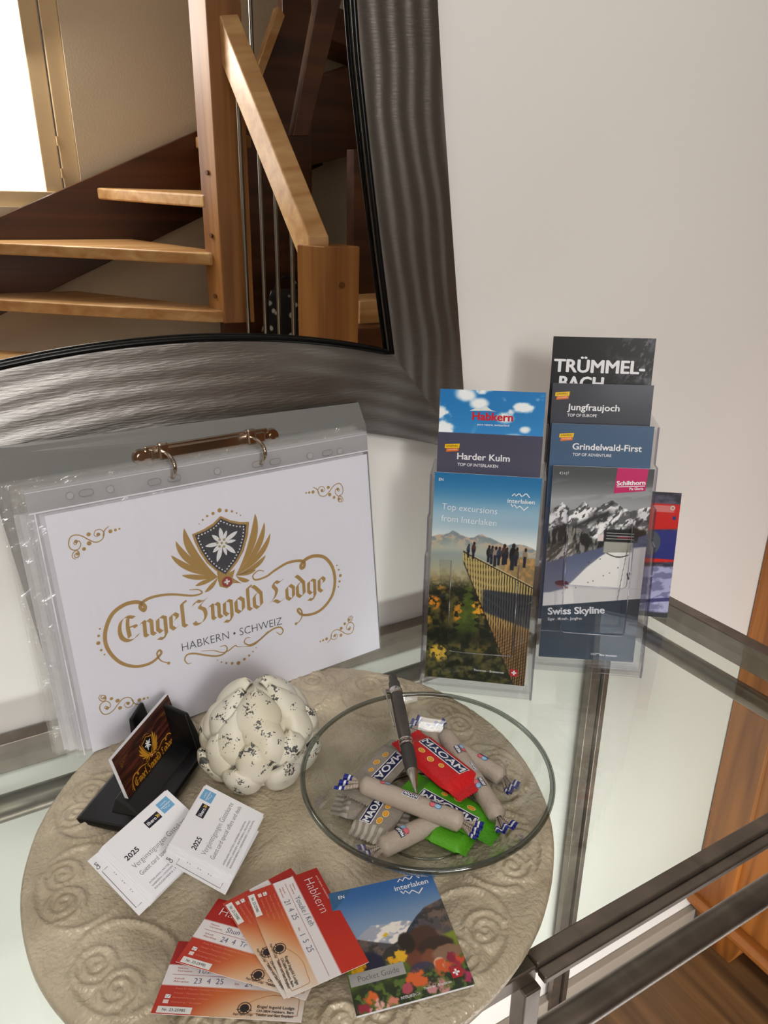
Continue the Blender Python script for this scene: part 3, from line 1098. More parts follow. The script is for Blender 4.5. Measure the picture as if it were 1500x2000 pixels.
# cover: inner board behind the pockets, folded back at the top, and the back board
CD, RD, BD = 0.0185, 0.0235, 0.0265                       # how far the cover, its ridge and the back board lie behind the page
fr_, fl_ = page_mm(715, 833, CD), page_mm(4, 893, CD)
rr_, rl_ = page_mm(700, 786, RD), page_mm(4, 872, RD)
xl = -0.020


def along(p, q, x):
    return (p[1] + (q[1] - p[1]) * (x * 1000 - p[0]) / (q[0] - p[0])) / 1000


xr = fr_[0] / 1000
xr2 = rr_[0] / 1000
cv = MB()
cv.loft([(-0.002, 0.003, -CD - 0.0012), (xr, 0.003, -CD - 0.0012), (xr, 0.003, -CD), (-0.002, 0.003, -CD)],
        [(xl, along(fl_, fr_, xl), -CD - 0.0012), (xr, fr_[1] / 1000, -CD - 0.0012), (xr, fr_[1] / 1000, -CD), (xl, along(fl_, fr_, xl), -CD)])
cv.build('cover', M['grey_plastic'], binder)
cv = MB()
cv.loft([(xl, along(fl_, fr_, xl), -CD - 0.0012), (xr, fr_[1] / 1000, -CD - 0.0012), (xr, fr_[1] / 1000, -CD), (xl, along(fl_, fr_, xl), -CD)],
        [(xl, along(rl_, rr_, xl), -RD - 0.001), (xr2, rr_[1] / 1000, -RD - 0.001), (xr2, rr_[1] / 1000, -RD), (xl, along(rl_, rr_, xl), -RD)])
cv.build('spine', M['grey_plastic'], binder)
cv = MB()
cv.loft([(0.002, 0.003, -BD - 0.0012), (xr2, 0.003, -BD - 0.0012), (xr2, 0.003, -BD), (0.002, 0.003, -BD)],
        [(xl, along(rl_, rr_, xl) - 0.0004, -BD - 0.0012), (xr2, rr_[1] / 1000 - 0.0004, -BD - 0.0012), (xr2, rr_[1] / 1000 - 0.0004, -BD), (xl, along(rl_, rr_, xl) - 0.0004, -BD)])
cv.build('back_cover', M['grey_plastic'], binder)

# title page
P = Print()
P.sheet(291, 209.5, 0.0003, (0.945, 0.945, 0.975), 11, 1.5)
crest(P)
lodge_lettering(P)


def zc(x, y):
    return page_mm(130 + x * 0.19333, 1350 + y * 0.19333)


def mirror_mm(f, mx, my, dx=0, dy=0):
    def g(x, y):
        u, v = f(x, y)
        return ((2 * 155 - u) if mx else u) + dx, ((2 * 104 - v) if my else v) + dy
    return g


corner_scroll(P, zc, GOLD)
tl = np.array(page_mm(137, 1075)) - np.array(mirror_mm(zc, False, True)(330, 130))
corner_scroll(P, mirror_mm(zc, False, True, *tl), GOLD)
br = np.array(page_mm(690, 1215)) - np.array(mirror_mm(zc, True, False)(330, 130))
corner_scroll(P, mirror_mm(zc, True, False, *br), GOLD)
tr = np.array(page_mm(670, 965)) - np.array(mirror_mm(zc, True, True)(330, 130))
corner_scroll(P, mirror_mm(zc, True, True, *tr), GOLD)
P.build('title_page', M['paper'], binder, label='white title page with a gold crest')

# the clear pockets, with their punched binding strip, fanned towards the lower left
HOLES = [(136, 968, 1), (168, 962, 2), (215, 955, 1), (301, 941, 2), (340, 934, 2), (424, 920, 1), (503, 906, 2), (537, 901, 2), (605, 890, 1), (639, 884, 2), (663, 881, 1)]
for k in range(7):
    pk = MB()
    dz = 0.0007 - k * 0.0025
    dx, dy = -0.0035 * min(k, 5) + (0.002 if k % 2 else 0), 0.0009 * k - (0.003 if k == 3 else 0)
    x1 = 0.3035 - 0.001 * k
    nx, ny = 24, 16
    vs = []
    for j in range(ny + 1):
        for i in range(nx + 1):
            x, y = dx + (x1 - dx) * i / nx, dy + (0.2335 - 0.0 * k) * j / ny
            w_ = 0.0009 * math.sin(7 * i / nx * 3 + k) * math.sin(5 * j / ny * 2 + 2 * k) * min(1, (ny - j) / 4)
            if k:
                w_ = abs(w_) * -1
            vs.append((x, y, dz + (abs(w_) if k == 0 else w_)))
    fs = [(j * (nx + 1) + i, j * (nx + 1) + i + 1, (j + 1) * (nx + 1) + i + 1, (j + 1) * (nx + 1) + i) for j in range(ny) for i in range(nx)]
    pk.add(vs, fs)
    sl = pk.build('clear_pocket', M['pocket'] if k == 0 else M['pocket_edge'], binder, smooth_=True)
    if k == 0:
        MB().box(dx + 0.0005, x1, 0.2145, 0.2332, -0.0004, -0.0002).build('strip_film', M['strip_film'], sl)
        # the welded binding strip with its holes and the welded left seam
        s_ = Print()
        s_.rect(dx * 1000 + 0.5, 214, x1 * 1000, 215.2, (0.86, 0.86, 0.88), 18)
        s_.rect(dx * 1000 + 0.5, 230.5, x1 * 1000, 231, (0.84, 0.84, 0.86), 18)
        s_.rect(dx * 1000 + 4, 2, dx * 1000 + 5, 214, (0.88, 0.88, 0.9), 18)
        for px, py, typ in HOLES:
            u, v = page_mm(px, py)
            if typ == 1:
                s_.ring(u, v, 2.6, 3.2, (0.55, 0.55, 0.56), 19)
                s_.disc(u, v, 2.6, (0.66, 0.66, 0.66), 18)
            else:
                ring_pts = [(u + sx * 2.6 + 2.8 * math.cos(a), v + 2.6 * math.sin(a)) for sx, a0_, a1_ in ((1, -90, 90), (-1, 90, 270)) for a in np.radians(np.linspace(a0_, a1_, 9))]
                s_.poly(ring_pts, (0.6, 0.6, 0.6), 18)
                s_.ribbon(ring_pts + ring_pts[:1], 0.5, (0.5, 0.5, 0.51), 19)
        s_.build('binding_strip', M['gloss'], sl)
    if k in (1, 2, 3, 4, 5, 6):
        MB().box(dx + 0.009, 0.2995, 0.004, 0.2125, dz - 0.0012, dz - 0.0009).build('inner_page', M['white_paper'], sl)

# ring mechanism
(ua, va), (ub, vb) = page_mm(284, 890, CD - 0.002), page_mm(524, 854, CD - 0.002)
U0, U1, VM = ua / 1000, ub / 1000, (va + vb) / 2000
RZ = -CD
rg = MB()
rg.box(U0, U1, VM - 0.008, VM + 0.008, RZ, RZ + 0.002)
rg.box(U0 + 0.004, U1 - 0.004, VM - 0.0055, VM + 0.0055, RZ + 0.002, RZ + 0.005)
mech = rg.build('ring_mechanism', M['chrome'], binder, bevel=0.0015)
for uu in (U0 - 0.004, U1 + 0.004):
    MB().tube([(uu, VM, RZ), (uu, VM, RZ + 0.003)], [0.007, 0.006], 20).build('rivet', M['chrome'], mech, smooth_='auto')
    MB().tube([(uu, VM, RZ + 0.003), (uu, VM, RZ + 0.0043)], 0.003, 16).build('rivet_head', M['chrome'], mech, smooth_='auto')
for px, py in ((336, 932), (509, 905)):
    uu, ve = (q / 1000 for q in page_mm(px, py, -0.001))
    th = np.linspace(0, 1, 22)
    zc_, rc = (RZ + 0.003 + 0.001) / 2, VM - ve
    rp = [(uu, VM + 0.002 - (rc + 0.002) * (1 - math.cos(math.pi / 2 * min(1, t * 1.15))), RZ + 0.005 + (-RZ - 0.002 + 0.0105 * (1 if t < 0.5 else 1)) * math.sin(math.pi * 0.93 * t) ** 0.9) for t in th]
    MB().tube(rp, 0.0017, 12).build('ring', M['chrome'], mech, smooth_='auto')
    MB().box(uu - 0.0045, uu + 0.0045, VM - 0.005, VM + 0.010, RZ + 0.002, RZ + 0.0075).build('lever', M['chrome'], mech, bevel=0.002)

# ================================================================== leaflets: covers painted in print
def mixc(a, b, t):
    t = t[..., None]
    return np.asarray(a) * (1 - t) + np.asarray(b) * t


def solid(u, c):
    return np.ones(u.shape + (3,)) * np.asarray(c)


def over(img, c, mask):
    mask = mask[..., None]
    return img * (1 - mask) + np.asarray(c) * mask


def peaks(u, pts):
    xs, ys = zip(*pts)
    return np.interp(u, xs, ys)


def paint_excursions(u, t):
    n, n2 = Noise(3), Noise(9)
    img = mixc(hexc('1f6fa5'), hexc('bcd0da'), smooth(0.0, 0.27, t))
    img = mixc(img, mixc(hexc('8fb0c4'), hexc('dfe3e0'), smooth(0.2, 0.33, t)), smooth(0.15, 0.3, t + 0.08 * u))
    rid = peaks(u, [(0, .295), (.12, .285), (.2, .262), (.3, .285), (.36, .292), (.48, .272), (.58, .288), (.7, .312), (.85, .305), (1, .325)]) + 0.012 * (n.fbm(u * 18, t * 0 + 2) - 0.5)
    rock = mixc(hexc('7d8b90'), hexc('b9a58f'), smooth(0.5, 0.62, n.fbm(u * 14, t * 40)))
    rock = mixc(rock, hexc('a9aea2'), smooth(0, 0.09, t - rid))
    img = over(img, rock, smooth(0, 0.006, t - rid))
    haze = mixc(hexc('8d9a98'), hexc('b3a77c'), smooth(0.36, 0.52, t))
    img = over(img, haze, smooth(0.355, 0.39, t + 0.012 * np.sin(u * 7)))
    # autumn wood below
    f = n.fbm(u * 22, t * 46, 6)
    g = n2.fbm(u * 9, t * 19, 5)
    wood_ = mixc(hexc('191f16'), hexc('54502a'), smooth(0.36, 0.74, f))
    wood_ = over(wood_, hexc('c98a2c'), smooth(0.54, 0.72, g) * smooth(0.40, 0.7, f) * smooth(0.95, 0.6, t) * 0.8)
    wood_ = over(wood_, hexc('8a8068'), smooth(0.57, 0.47, t) * smooth(0.45, 0.6, f) * 0.8)
    for cx, cy, rx, ry, c in ((.05, .62, .08, .04, 'd07f22'), (.47, .64, .13, .05, 'd99a2c'), (.3, .66, .06, .06, 'b87f2a'), (.13, .87, .12, .05, 'c9a53c'), (.52, .55, .08, .03, 'a8842f')):
        d = ((u - cx) / rx) ** 2 + ((t - cy) / ry) ** 2
        wood_ = over(wood_, hexc(c), smooth(1.2, 0.2, d) * smooth(0.40, 0.58, n.fbm(u * 40, t * 80)))
    con = smooth(0.0, 0.02, 0.012 + (t - .5) * 0.42 + 0.02 * np.sin(t * 190) - np.abs(u - .39)) * smooth(.49, .51, t) * smooth(.79, .74, t)
    wood_ = over(wood_, mixc(hexc('2a3a1c'), hexc('5f6a26'), f), con)
    wood_ = over(wood_, hexc('141a14'), smooth(0.70, 0.80, t) * smooth(0.84, 0.78, t) * 0.8)
    img = over(img, wood_, smooth(0.455, 0.56, t + 0.10 * (f - 0.5) + 0.04 * u))
    # the lookout deck: floor, then the long railing
    top = .36 + (u - .31) * .215
    low = .40 + (u - .31) * 1.04
    side = smooth(0, .004, t - top) * smooth(0, .006, low - t) * smooth(.305, .315, u)
    deck = mixc(hexc('8e7a54'), hexc('b98f5a'), smooth(.4, .7, n.fbm(u * 30, t * 60)))
    img = over(img, deck, smooth(.0, .004, top - t) * smooth(.0, .01, t - (.345 + (u - .31) * .03)) * smooth(.55, .75, u))
    inside = mixc(hexc('b5a268'), hexc('9c7a4a'), smooth(.5, .8, t))
    inside = over(inside, hexc('3c4148'), smooth(0, .01, t - (.52 + .02 * u)) * smooth(0, .015, .66 + .15 * (u - .6) - t) * smooth(.5, .55, u))
    inside = over(inside, hexc('8a6a42'), smooth(.70, .74, t))
    img = over(img, inside, side)
    k = (u - .31) / .69
    bars = np.abs(((k * 26 - (t - top) * 9 * (1 - k)) % 1) - .5) * 2
    img = over(img, hexc('1d1a17'), side * smooth(.30 + .2 * k, .18 + .2 * k, bars) * 0.92)
    cross = np.abs((((t * 60 + u * 16) % 1) - .5) * 2)
    img = over(img, hexc('2a2018'), side * smooth(.72, .8, t) * smooth(.25, .12, cross) * 0.85)
    img = over(img, hexc('2b2520'), smooth(.006, .002, np.abs(t - top)) * smooth(.31, .312, u))
    img = over(img, hexc('d8c79c'), smooth(.0025, .001, np.abs(t - top + .004)) * smooth(.32, .4, u))
    img = over(img, hexc('201c18'), smooth(.008, .003, np.abs(t - low)) * smooth(.31, .33, u))
    # visitors along the rail
    for x, y, s, c in ((.36, .350, .9, '33404e'), (.41, .345, 1.1, '4a2f2c'), (.555, .356, 1.1, '22262a'), (.585, .360, 1.2, '3b3a3a'), (.62, .365, 1.3, '8b8078'), (.655, .362, 1.2, '2d3346'), (.70, .352, 1.35, '4a3436'), (.725, .36, 1.1, '2a2a30'), (.785, .358, 1.7, '17171a'), (.82, .36, 1.2, '33302e'), (.90, .362, 1.25, '8c7a66')):
        body = ((u - x) / (.02 * s)) ** 2 + ((t - y) / (.022 * s)) ** 2
        head = ((u - x - .004) / (.011 * s)) ** 2 + ((t - y + .024 * s) / (.0075 * s)) ** 2
        legs = smooth(.013 * s, .009 * s, np.abs(u - x)) * smooth(.0, .004, t - y) * smooth(.0, .004, y + .045 * s - t)
        img = over(img, hexc(c), np.maximum(smooth(1.1, .8, body), 0))
        img = over(img, np.array(hexc('1d2230')), legs)
        img = over(img, hexc('2a1d18'), smooth(1.1, .8, head))
    return img


def paint_skyline(u, t):
    n, n2 = Noise(21), Noise(22)
    img = mixc((.27, .28, .29), (.60, .61, .62), smooth(.02, .2, t))
    img = over(img, (.62, .63, .64), smooth(.54, .72, n.fbm(u * 3.2, t * 26 + u * 2)) * smooth(.05, .12, t) * .75)
    rid = peaks(u, [(0, .225), (.06, .205), (.12, .178), (.2, .215), (.27, .2), (.335, .168), (.4, .2), (.5, .19), (.56, .17), (.62, .158), (.7, .185), (.8, .21), (.88, .2), (1, .18)]) + .012 * (n.fbm(u * 30, u * 0) - .5)
    f = n.fbm(u * 13 + t * 10, t * 30, 5)
    f2 = n2.fbm(u * 26, t * 50 + u * 20, 4)
    snow = mixc((.36, .36, .37), (.93, .93, .93), smooth(.36, .54, f))
    snow = over(snow, (.16, .16, .17), smooth(.56, .64, f2) * .8)
    diag = smooth(.0, .03, (t - (.335 - .24 * u))) * smooth(.0, .05, (.40 - .22 * u) - t)
    snow = over(snow, (.17, .17, .18), diag * smooth(.66, .55, u))
    img = over(img, snow, smooth(0, .004, t - rid))
    rock = mixc((.13, .13, .13), (.52, .51, .49), smooth(.48, .70, n2.fbm(u * 32, t * 22, 5)))
    img = over(img, rock, smooth(.0, .02, t - (.315 - .03 * np.sin(u * 9) + .03 * (f - .5))))
    rough = mixc((.3, .29, .27), (.8, .78, .76), smooth(.45, .68, n.fbm(u * 40 + t * 60, t * 40, 4)))
    img = over(img, rough, smooth(.37, .43, t + .12 * (u - .1)) * smooth(.36, .2, u))
    shade = mixc((.33, .36, .47), (.45, .48, .58), smooth(.4, .62, t))
    img = over(img, shade, smooth(0, .012, t - (.487 - .17 * u)))
    img = over(img, (.90, .895, .885), smooth(0, .012, t - peaks(u, [(0, .66), (.1, .635), (.2, .62), (.3, .57), (.42, .5), (.55, .44), (.65, .405), (1, .38)])))
    img = over(img, (.93, .92, .91), smooth(0, .01, t - (.64 + .05 * np.abs(u - .1))) * smooth(.3, .1, u))
    # the summit station
    img = over(img, (.62, .62, .58), smooth(.57, .58, u) * smooth(.87, .86, u) * smooth(.365, .37, t) * smooth(.425, .42, t + .03 * (u - .7)))
    img = over(img, (.11, .11, .12), smooth(.55, .57, u) * smooth(.92, .90, u) * smooth(0, .008, t - (.30 + .25 * (u - .73) ** 2)) * smooth(.372, .365, t))
    for y in (.325, .338, .353):
        img = over(img, (.75, .75, .74), smooth(.002, .0008, np.abs(t - y)) * smooth(.58, .6, u) * smooth(.88, .86, u))
    img = over(img, (.45, .14, .20), smooth(.70, .71, u) * smooth(.85, .83, u) * smooth(.006, .003, np.abs(t - .345)))
    img = over(img, (.86, .80, .80), smooth(.50, .51, u) * smooth(.57, .56, u) * smooth(.332, .335, t) * smooth(.37, .365, t))
    img = over(img, (.2, .2, .2), smooth(.004, .002, np.abs(t - (.425 + .02 * np.sin((u - .6) * 12)))) * smooth(.6, .62, u) * smooth(.84, .82, u))
    img = over(img, (.25, .25, .26), smooth(.004, .0015, np.abs(u - (.815 - .18 * (t - .4)))) * smooth(.4, .42, t))
    crackx = .15 + .0 * t
    img = over(img, (.5, .48, .48), smooth(.005, .002, np.abs(t - peaks(u, [(.18, .66), (.28, .58), (.32, .55), (.42, .5), (.5, .455)]))) * smooth(.18, .2, u) * smooth(.52, .48, u) * .7)
    for x, y in ((.74, .5), (.66, .53), (.6, .545), (.5, .575), (.45, .585), (.33, .615), (.55, .46), (.44, .48)):
        img = over(img, (.25, .25, .27), smooth(1, .4, ((u - x) / .007) ** 2 + ((t - y) / .004) ** 2))
    for x, y in ((.845, .535), (.87, .53), (.855, .55)):
        img = over(img, (.16, .18, .17), smooth(1, .4, ((u - x - (t - y) * .5) / .012) ** 2 + ((t - y) / .012) ** 2))
    gond = ((u - .18) / .07) ** 2 + ((t - .595) / .014) ** 2
    img = over(img, (.36, .14, .22), smooth(1.1, .9, gond))
    img = over(img, (.55, .42, .45), smooth(.006, .003, np.abs(t - .615 - .05 * (u - .18))) * smooth(.12, .13, u) * smooth(.26, .24, u))
    # the dark title field
    img = over(img, hexc('2e3f50'), smooth(-.001, .001, t - (.722 - .066 * u)))
    return img


def paint_lake_sky(u, t):
    n = Noise(31)
    img = mixc(hexc('2079bd'), hexc('62aee0'), smooth(0, .5, t))
    sun = np.sqrt(((u - .17) * 99) ** 2 + ((t - .36) * 210) ** 2)
    img = over(img, (.86, .94, .98), smooth(34, 4, sun) * .75)
    ang = np.arctan2((t - .36) * 210, (u - .17) * 99)
    img = over(img, (.95, .98, 1), smooth(.75, 1, np.cos(ang * 11)) * smooth(55, 8, sun) * .55)
    cl = n.fbm(u * 5 + 1, t * 14 + 2, 5)
    img = over(img, (.95, .97, .98), smooth(.55, .68, cl))
    for x, y, r in ((.25, .02, .12), (.38, .06, .10), (.63, .12, .10), (.72, .23, .14), (.83, .17, .06), (.86, .21, .05)):
        d = ((u - x) / r) ** 2 + ((t - y) / (r * .3)) ** 2
        img = over(img, (.95, .97, .98), smooth(1.2, .2, d + 1.2 * (cl - .4)))
    return img


def paint_rock(u, t):
    n = Noise(41)
    f = n.fbm(u * 10 + t * 6, t * 20, 5)
    g = n.fbm(u * 36, t * 60 + u * 20, 4)
    img = mixc((.10, .10, .11), (.30, .30, .32), smooth(.45, .75, f) * smooth(.3, .9, u))
    return over(img, (.45, .45, .47), smooth(.60, .72, g) * smooth(.45, .9, u) * .7)


def paint_slate(c0, c1):
    def f(u, t):
        return mixc(c0, c1, smooth(0, .45, t))
    return f


def paint_guide(u, t):
    n, n2 = Noise(51), Noise(52)
    img = mixc(hexc('2b5f9f'), hexc('8198b4'), smooth(0, .42, t))
    rid = peaks(u, [(0, .5), (.12, .46), (.22, .40), (.30, .365), (.4, .37), (.5, .375), (.6, .385), (1, .5)]) + .02 * (n.fbm(u * 16, u * 0) - .5)
    sn = mixc((.62, .64, .70), (.93, .90, .87), smooth(.42, .58, n.fbm(u * 12 + t * 8, t * 22, 4)))
    img = over(img, sn, smooth(0, .01, t - rid) * smooth(.62, .58, t))
    hill = peaks(u, [(0, .40), (.1, .425), (.3, .50), (.45, .55), (.55, .52), (.62, .45), (.72, .37), (.82, .31), (1, .27)])
    hc = mixc(hexc('4f4a4d'), hexc('6d5a50'), smooth(.4, .65, n.fbm(u * 14, t * 18)))
    hc = over(hc, hexc('2e4468'), smooth(.5, .62, u) * smooth(.80, .7, u) * smooth(.1, .0, t - hill))
    hc = over(hc, hexc('2a2620'), smooth(.52, .6, n2.fbm(u * 20, t * 26)) * .6)
    img = over(img, hc, smooth(0, .01, t - hill))
    grass = mixc(hexc('7d8a2c'), hexc('4d5f1e'), smooth(.6, .8, t))
    img = over(img, grass, smooth(.615, .64, t + .02 * np.sin(u * 8) + .09 * (u - .5)))
    # the sitting people
    for x, y, rx, ry, c in ((.22, .70, .12, .12, '1c1f38'), (.13, .60, .05, .05, '1d1c28'), (.12, .535, .03, .03, 'b88a6c'), (.42, .64, .09, .07, '35332f'),
                            (.63, .66, .13, .16, '6a3a28'), (.72, .56, .13, .10, '4a3226'), (.56, .57, .07, .09, '2c241f'), (.80, .66, .16, .09, '3a2a22'), (.72, .76, .09, .10, '7a4630'), (.88, .72, .14, .06, '8a6a54'), (.78, .79, .05, .05, 'd8b59c'), (.62, .80, .10, .06, '3c3550')):
        d = ((u - x) / rx) ** 2 + ((t - y) / ry) ** 2
        img = over(img, hexc(c), smooth(1.25, .75, d + .5 * (n2.fbm(u * 22, t * 22) - .5)))
    # flowers and leaves in front
    fl = mixc(hexc('23301a'), hexc('556b2a'), smooth(.45, .6, n.fbm(u * 24, t * 26)))
    img = over(img, fl, smooth(.76, .86, t + .10 * (n2.fbm(u * 9, t * 9) - .5)))
    for x, y, r, c in ((.10, .70, .07, 'e0a51c'), (.47, .66, .06, 'e3b023'), (.40, .47, .03, 'd8b32a'), (.40, .68, .05, 'd9a020'), (.14, .915, .06, 'd9662a'), (.55, .86, .09, 'd8622a'), (.80, .82, .08, 'd2582a'), (.93, .80, .06, 'cc4a2c'), (.47, .91, .05, 'b04a5a'), (.90, .87, .07, '9c2a3a'),
                       (.08, .97, .06, '93293a'), (.30, .97, .05, 'd6806a'), (.70, .95, .08, 'c98a8a'), (.97, .94, .05, 'a8305a'), (.88, .76, .05, '8a2036'), (.20, 1.0, .08, 'e0a8a0')):
        d = ((u - x) / r) ** 2 + ((t - y) / (r * .8)) ** 2
        img = over(img, np.array(hexc(c)) * 1.0, smooth(1.2, .5, d * .8 + 2.6 * (n.fbm(u * 26, t * 26, 4) - .5) + .2))
    return img


def paint_red_gear(u, t):
    n = Noise(61)
    img = mixc((.16, .15, .20), (.34, .32, .40), smooth(.4, .7, n.fbm(u * 6, t * 20)))
    img = over(img, (.78, .08, .06), smooth(.085, .095, t) * smooth(.335, .325, t + .05 * u))
    img = over(img, (.85, .82, .82), smooth(.1, .105, t) * smooth(.16, .15, t) * smooth(.60, .66, u) * smooth(.95, .9, u) * .5)
    img = over(img, hexc('232a78'), smooth(.31, .33, t + .03 * u) * smooth(.55, .53, t))
    img = over(img, (.30, .32, .36), smooth(1.1, .9, ((u - .62) / .16) ** 2 + ((t - .40) / .1) ** 2))
    img = over(img, (.82, .12, .08), smooth(.52, .53, t) * smooth(.60, .585, t + .05 * u))
    lo = mixc((.45, .45, .60), (.66, .66, .80), smooth(.42, .62, n.fbm(u * 9 + t * 12, t * 26)))
    img = over(img, lo, smooth(.60, .62, t + .03 * u))
    img = over(img, (.16, .16, .38), smooth(.02, .01, np.abs(t - .87 + .08 * (u - .7))) * .9)
    img = over(img, (.12, .12, .16), smooth(.95, .97, t))
    return img


def lake_logo(P, x, y, w, col, layer=3, ang=0, text='interlaken'):
    """the town's word mark between two zigzag ridges; x, y is the left end of the word, w its width"""
    c, s = math.cos(R(ang)), math.sin(R(ang))

    def g(a, b):
        return (x + (a * c - b * s) * w, y + (a * s + b * c) * w)
    P.ribbon([g(*p) for p in ((.15, .27), (.24, .36), (.3, .27), (.38, .36), (.42, .37), (.5, .27), (.56, .30), (.64, .38), (.68, .38), (.8, .24))], w * .035, col, layer)
    P.ribbon([g(*p) for p in ((.14, -.04), (.2, -.14), (.27, -.06), (.36, -.18), (.46, -.10), (.52, -.14), (.62, -.25), (.78, -.10))], w * .035, col, layer)
    P.text(text, x, y, w * .165, col, layer, 0.008, w, ang)


def rail_badge(P, x, y, w, layer=3):
    """the small yellow and orange slanted badge on the mountain-railway leaflets"""
    P.poly([(x, y), (x + w, y + w * .07), (x + w * 1.02, y + w * .36), (x + w * .02, y + w * .28)], hexc('f0c21c'), layer)
    P.poly([(x + w * .1, y - w * .25), (x + w * .95, y - w * .16), (x + w * .97, y + w * .06), (x + w * .12, y - w * .01)], hexc('e0742a'), layer)
    P.text('JUNGFRAU', x + w * .1, y + w * .1, w * .12, (.1, .08, .05), layer + 1, 0.01, w * .8, 4)
    P.text('TOP OF EUROPE', x + w * .2, y - w * .14, w * .09, (.95, .9, .85), layer + 1, 0.0, w * .66, 5)


def swiss_flag(P, x, y, s, layer=3):
    P.rect(x, y, x + s, y + s, hexc('b0202a'), layer)
    P.rect(x + s * .18, y + s * .41, x + s * .82, y + s * .59, WHITE, layer + 1)
    P.rect(x + s * .41, y + s * .18, x + s * .59, y + s * .82, WHITE, layer + 1)


def leaflet(name, label, mat, w, h, thick, paint, step, group=None, pages=True):
    t_ = thing(name, label, 'brochure', mat, group)
    P = Print()
    P.sheet(w, h, 0.0003, (0.9, 0.9, 0.9))
    P.raster(w, h, step, paint)
    if pages:
        MB().box(0.0004, w / 1000 - 0.0004, 0.0003, h / 1000 - 0.0003, -thick, -0.00035).build('pages', M['white_paper'], t_)
    return t_, P


HYAW, HTILT = -37.98, 7.5
GL, GR = 'leaflets in the shorter clear rack', 'leaflets in the taller clear rack'
b_, P = leaflet('brochure', 'blue excursions brochure with a lookout deck on its cover, front of the shorter clear rack', yaw_tilt((0.3266, 0.5147, 0.0130), -37.98, 7.53, -0.73), 99, 210, 0.0028, paint_excursions, 0.5, GL)
P.text('EN', 4, 202, 2.6, WHITE, 3, 0.008)
P.text('Top excursions', 8.2, 174.5, 6.2, WHITE, 3, -0.012, 52, -1.5)
P.text('from Interlaken', 8.2, 163.0, 6.2, WHITE, 3, -0.012, 52, -1.5)
lake_logo(P, 69, 185, 25, WHITE)
P.text('Thunersee \u2013 Brienzersee', 48, 11.2, 2.3, WHITE, 3, 0.0, 30, 0)
swiss_flag(P, 84, 9.5, 7.5)
P.build('cover', M['gloss'], b_)

b_, P = leaflet('brochure', 'dark slate mountain brochure in the second tier of the shorter clear rack', yaw_tilt((0.3468, 0.5384, 0.0450), -39.5, 7.5), 99, 208.5, 0.0025, paint_slate(hexc('4a4a5e'), hexc('5e5a6a')), 3, GL)
rail_badge(P, 7, 193, 14)
P.text('Harder Kulm', 19.5, 183, 6.2, WHITE, 3, 0.004, 50, bold=0.16)
P.text('TOP OF INTERLAKEN', 20, 176.5, 2.9, WHITE, 3, 0.012, 39)
P.build('cover', M['gloss'], b_)

b_, P = leaflet('brochure', 'sky blue cloud brochure with red lettering, rearmost in the shorter clear rack', yaw_tilt((0.3528, 0.5458, 0.0832), -39.5, 7.5), 99, 210, 0.002, paint_lake_sky, 0.8, GL)
P.text('Habkern', 32, 182.0, 7.4, hexc('c8202c'), 4, 0.004, 38, bold=0.38)
P.text('pure nature, switzerland', 37, 176.8, 2.1, WHITE, 4, 0.005, 30)
P.poly([(29, 190.5), (36, 193.5), (40, 192.5), (44, 195.5), (50, 191.5), (55, 190.5), (47, 191)], (.88, .9, .88), 3)
P.build('cover', M['gloss'], b_)

b_, P = leaflet('brochure', 'black and white skyline brochure with dark title field, front of the taller clear rack', yaw_tilt((0.4579, 0.4952, 0.0060), -34.39, 7.96, -0.66), 99, 208, 0.004, paint_skyline, 0.5, GR)
P.poly([(63, 208), (93, 208), (92, 185.5), (61.5, 182)], hexc('c0115f'), 2)
P.text('Schilthorn', 63.8, 190.2, 4.4, WHITE, 4, 0.004, 27.5, 4, bold=0.22)
P.poly([(63.8, 188.3), (91, 190.3), (91, 191.1), (63.8, 189.1)], WHITE, 4)
P.text('Piz Gloria', 76.5, 185.9, 2.6, WHITE, 4, 0.02, 13.5, 4)
P.text('d | e | f', 6.5, 199.5, 2.8, WHITE, 3, 0.0, 9)
P.text('Swiss Skyline', 6.5, 48.5, 7.6, WHITE, 3, 0.004, 58, 5, bold=0.35)
P.text('Eiger . M\u00f6nch . Jungfrau', 6.8, 42.0, 3.0, WHITE, 3, 0.008, 35, 5)
P.text('007', 54.5, 5.6, 2.3, WHITE, 3, 0.0, 6)
P.ribbon([(60, 7.6), (64, 7.4)], 0.5, WHITE, 3)
P.text('film location', 63.5, 5.2, 2.2, WHITE, 3, 0.012, 18)
P.build('cover', M['gloss'], b_)

b_, P = leaflet('brochure', 'blue grey adventure brochure in the second tier of the taller clear rack', yaw_tilt((0.4651, 0.5093, 0.0435), -37.0, 7.5), 99, 210, 0.0035, paint_slate(hexc('3f5a78'), hexc('4c6a8c')), 3, GR)
rail_badge(P, 8, 196, 14)
P.text('Grindelwald-First', 22, 184.5, 6.4, WHITE, 3, 0.004, 67, bold=0.16)
P.text('TOP OF ADVENTURE', 22.5, 178.0, 2.9, WHITE, 3, 0.01, 38)
P.build('cover', M['gloss'], b_)

b_, P = leaflet('brochure', 'charcoal mountain railway brochure in the third tier of the taller clear rack', yaw_tilt((0.4739, 0.5223, 0.0810), -36.5, 7.5), 98, 210, 0.003, paint_slate(hexc('33353f'), hexc('3a3c48')), 3, GR)
rail_badge(P, 3, 197, 14)
P.text('Jungfraujoch', 16, 183.5, 6.4, WHITE, 3, 0.004, 51, bold=0.16)
P.text('TOP OF EUROPE', 16.5, 177.0, 2.9, WHITE, 3, 0.01, 29)
P.build('cover', M['gloss'], b_)

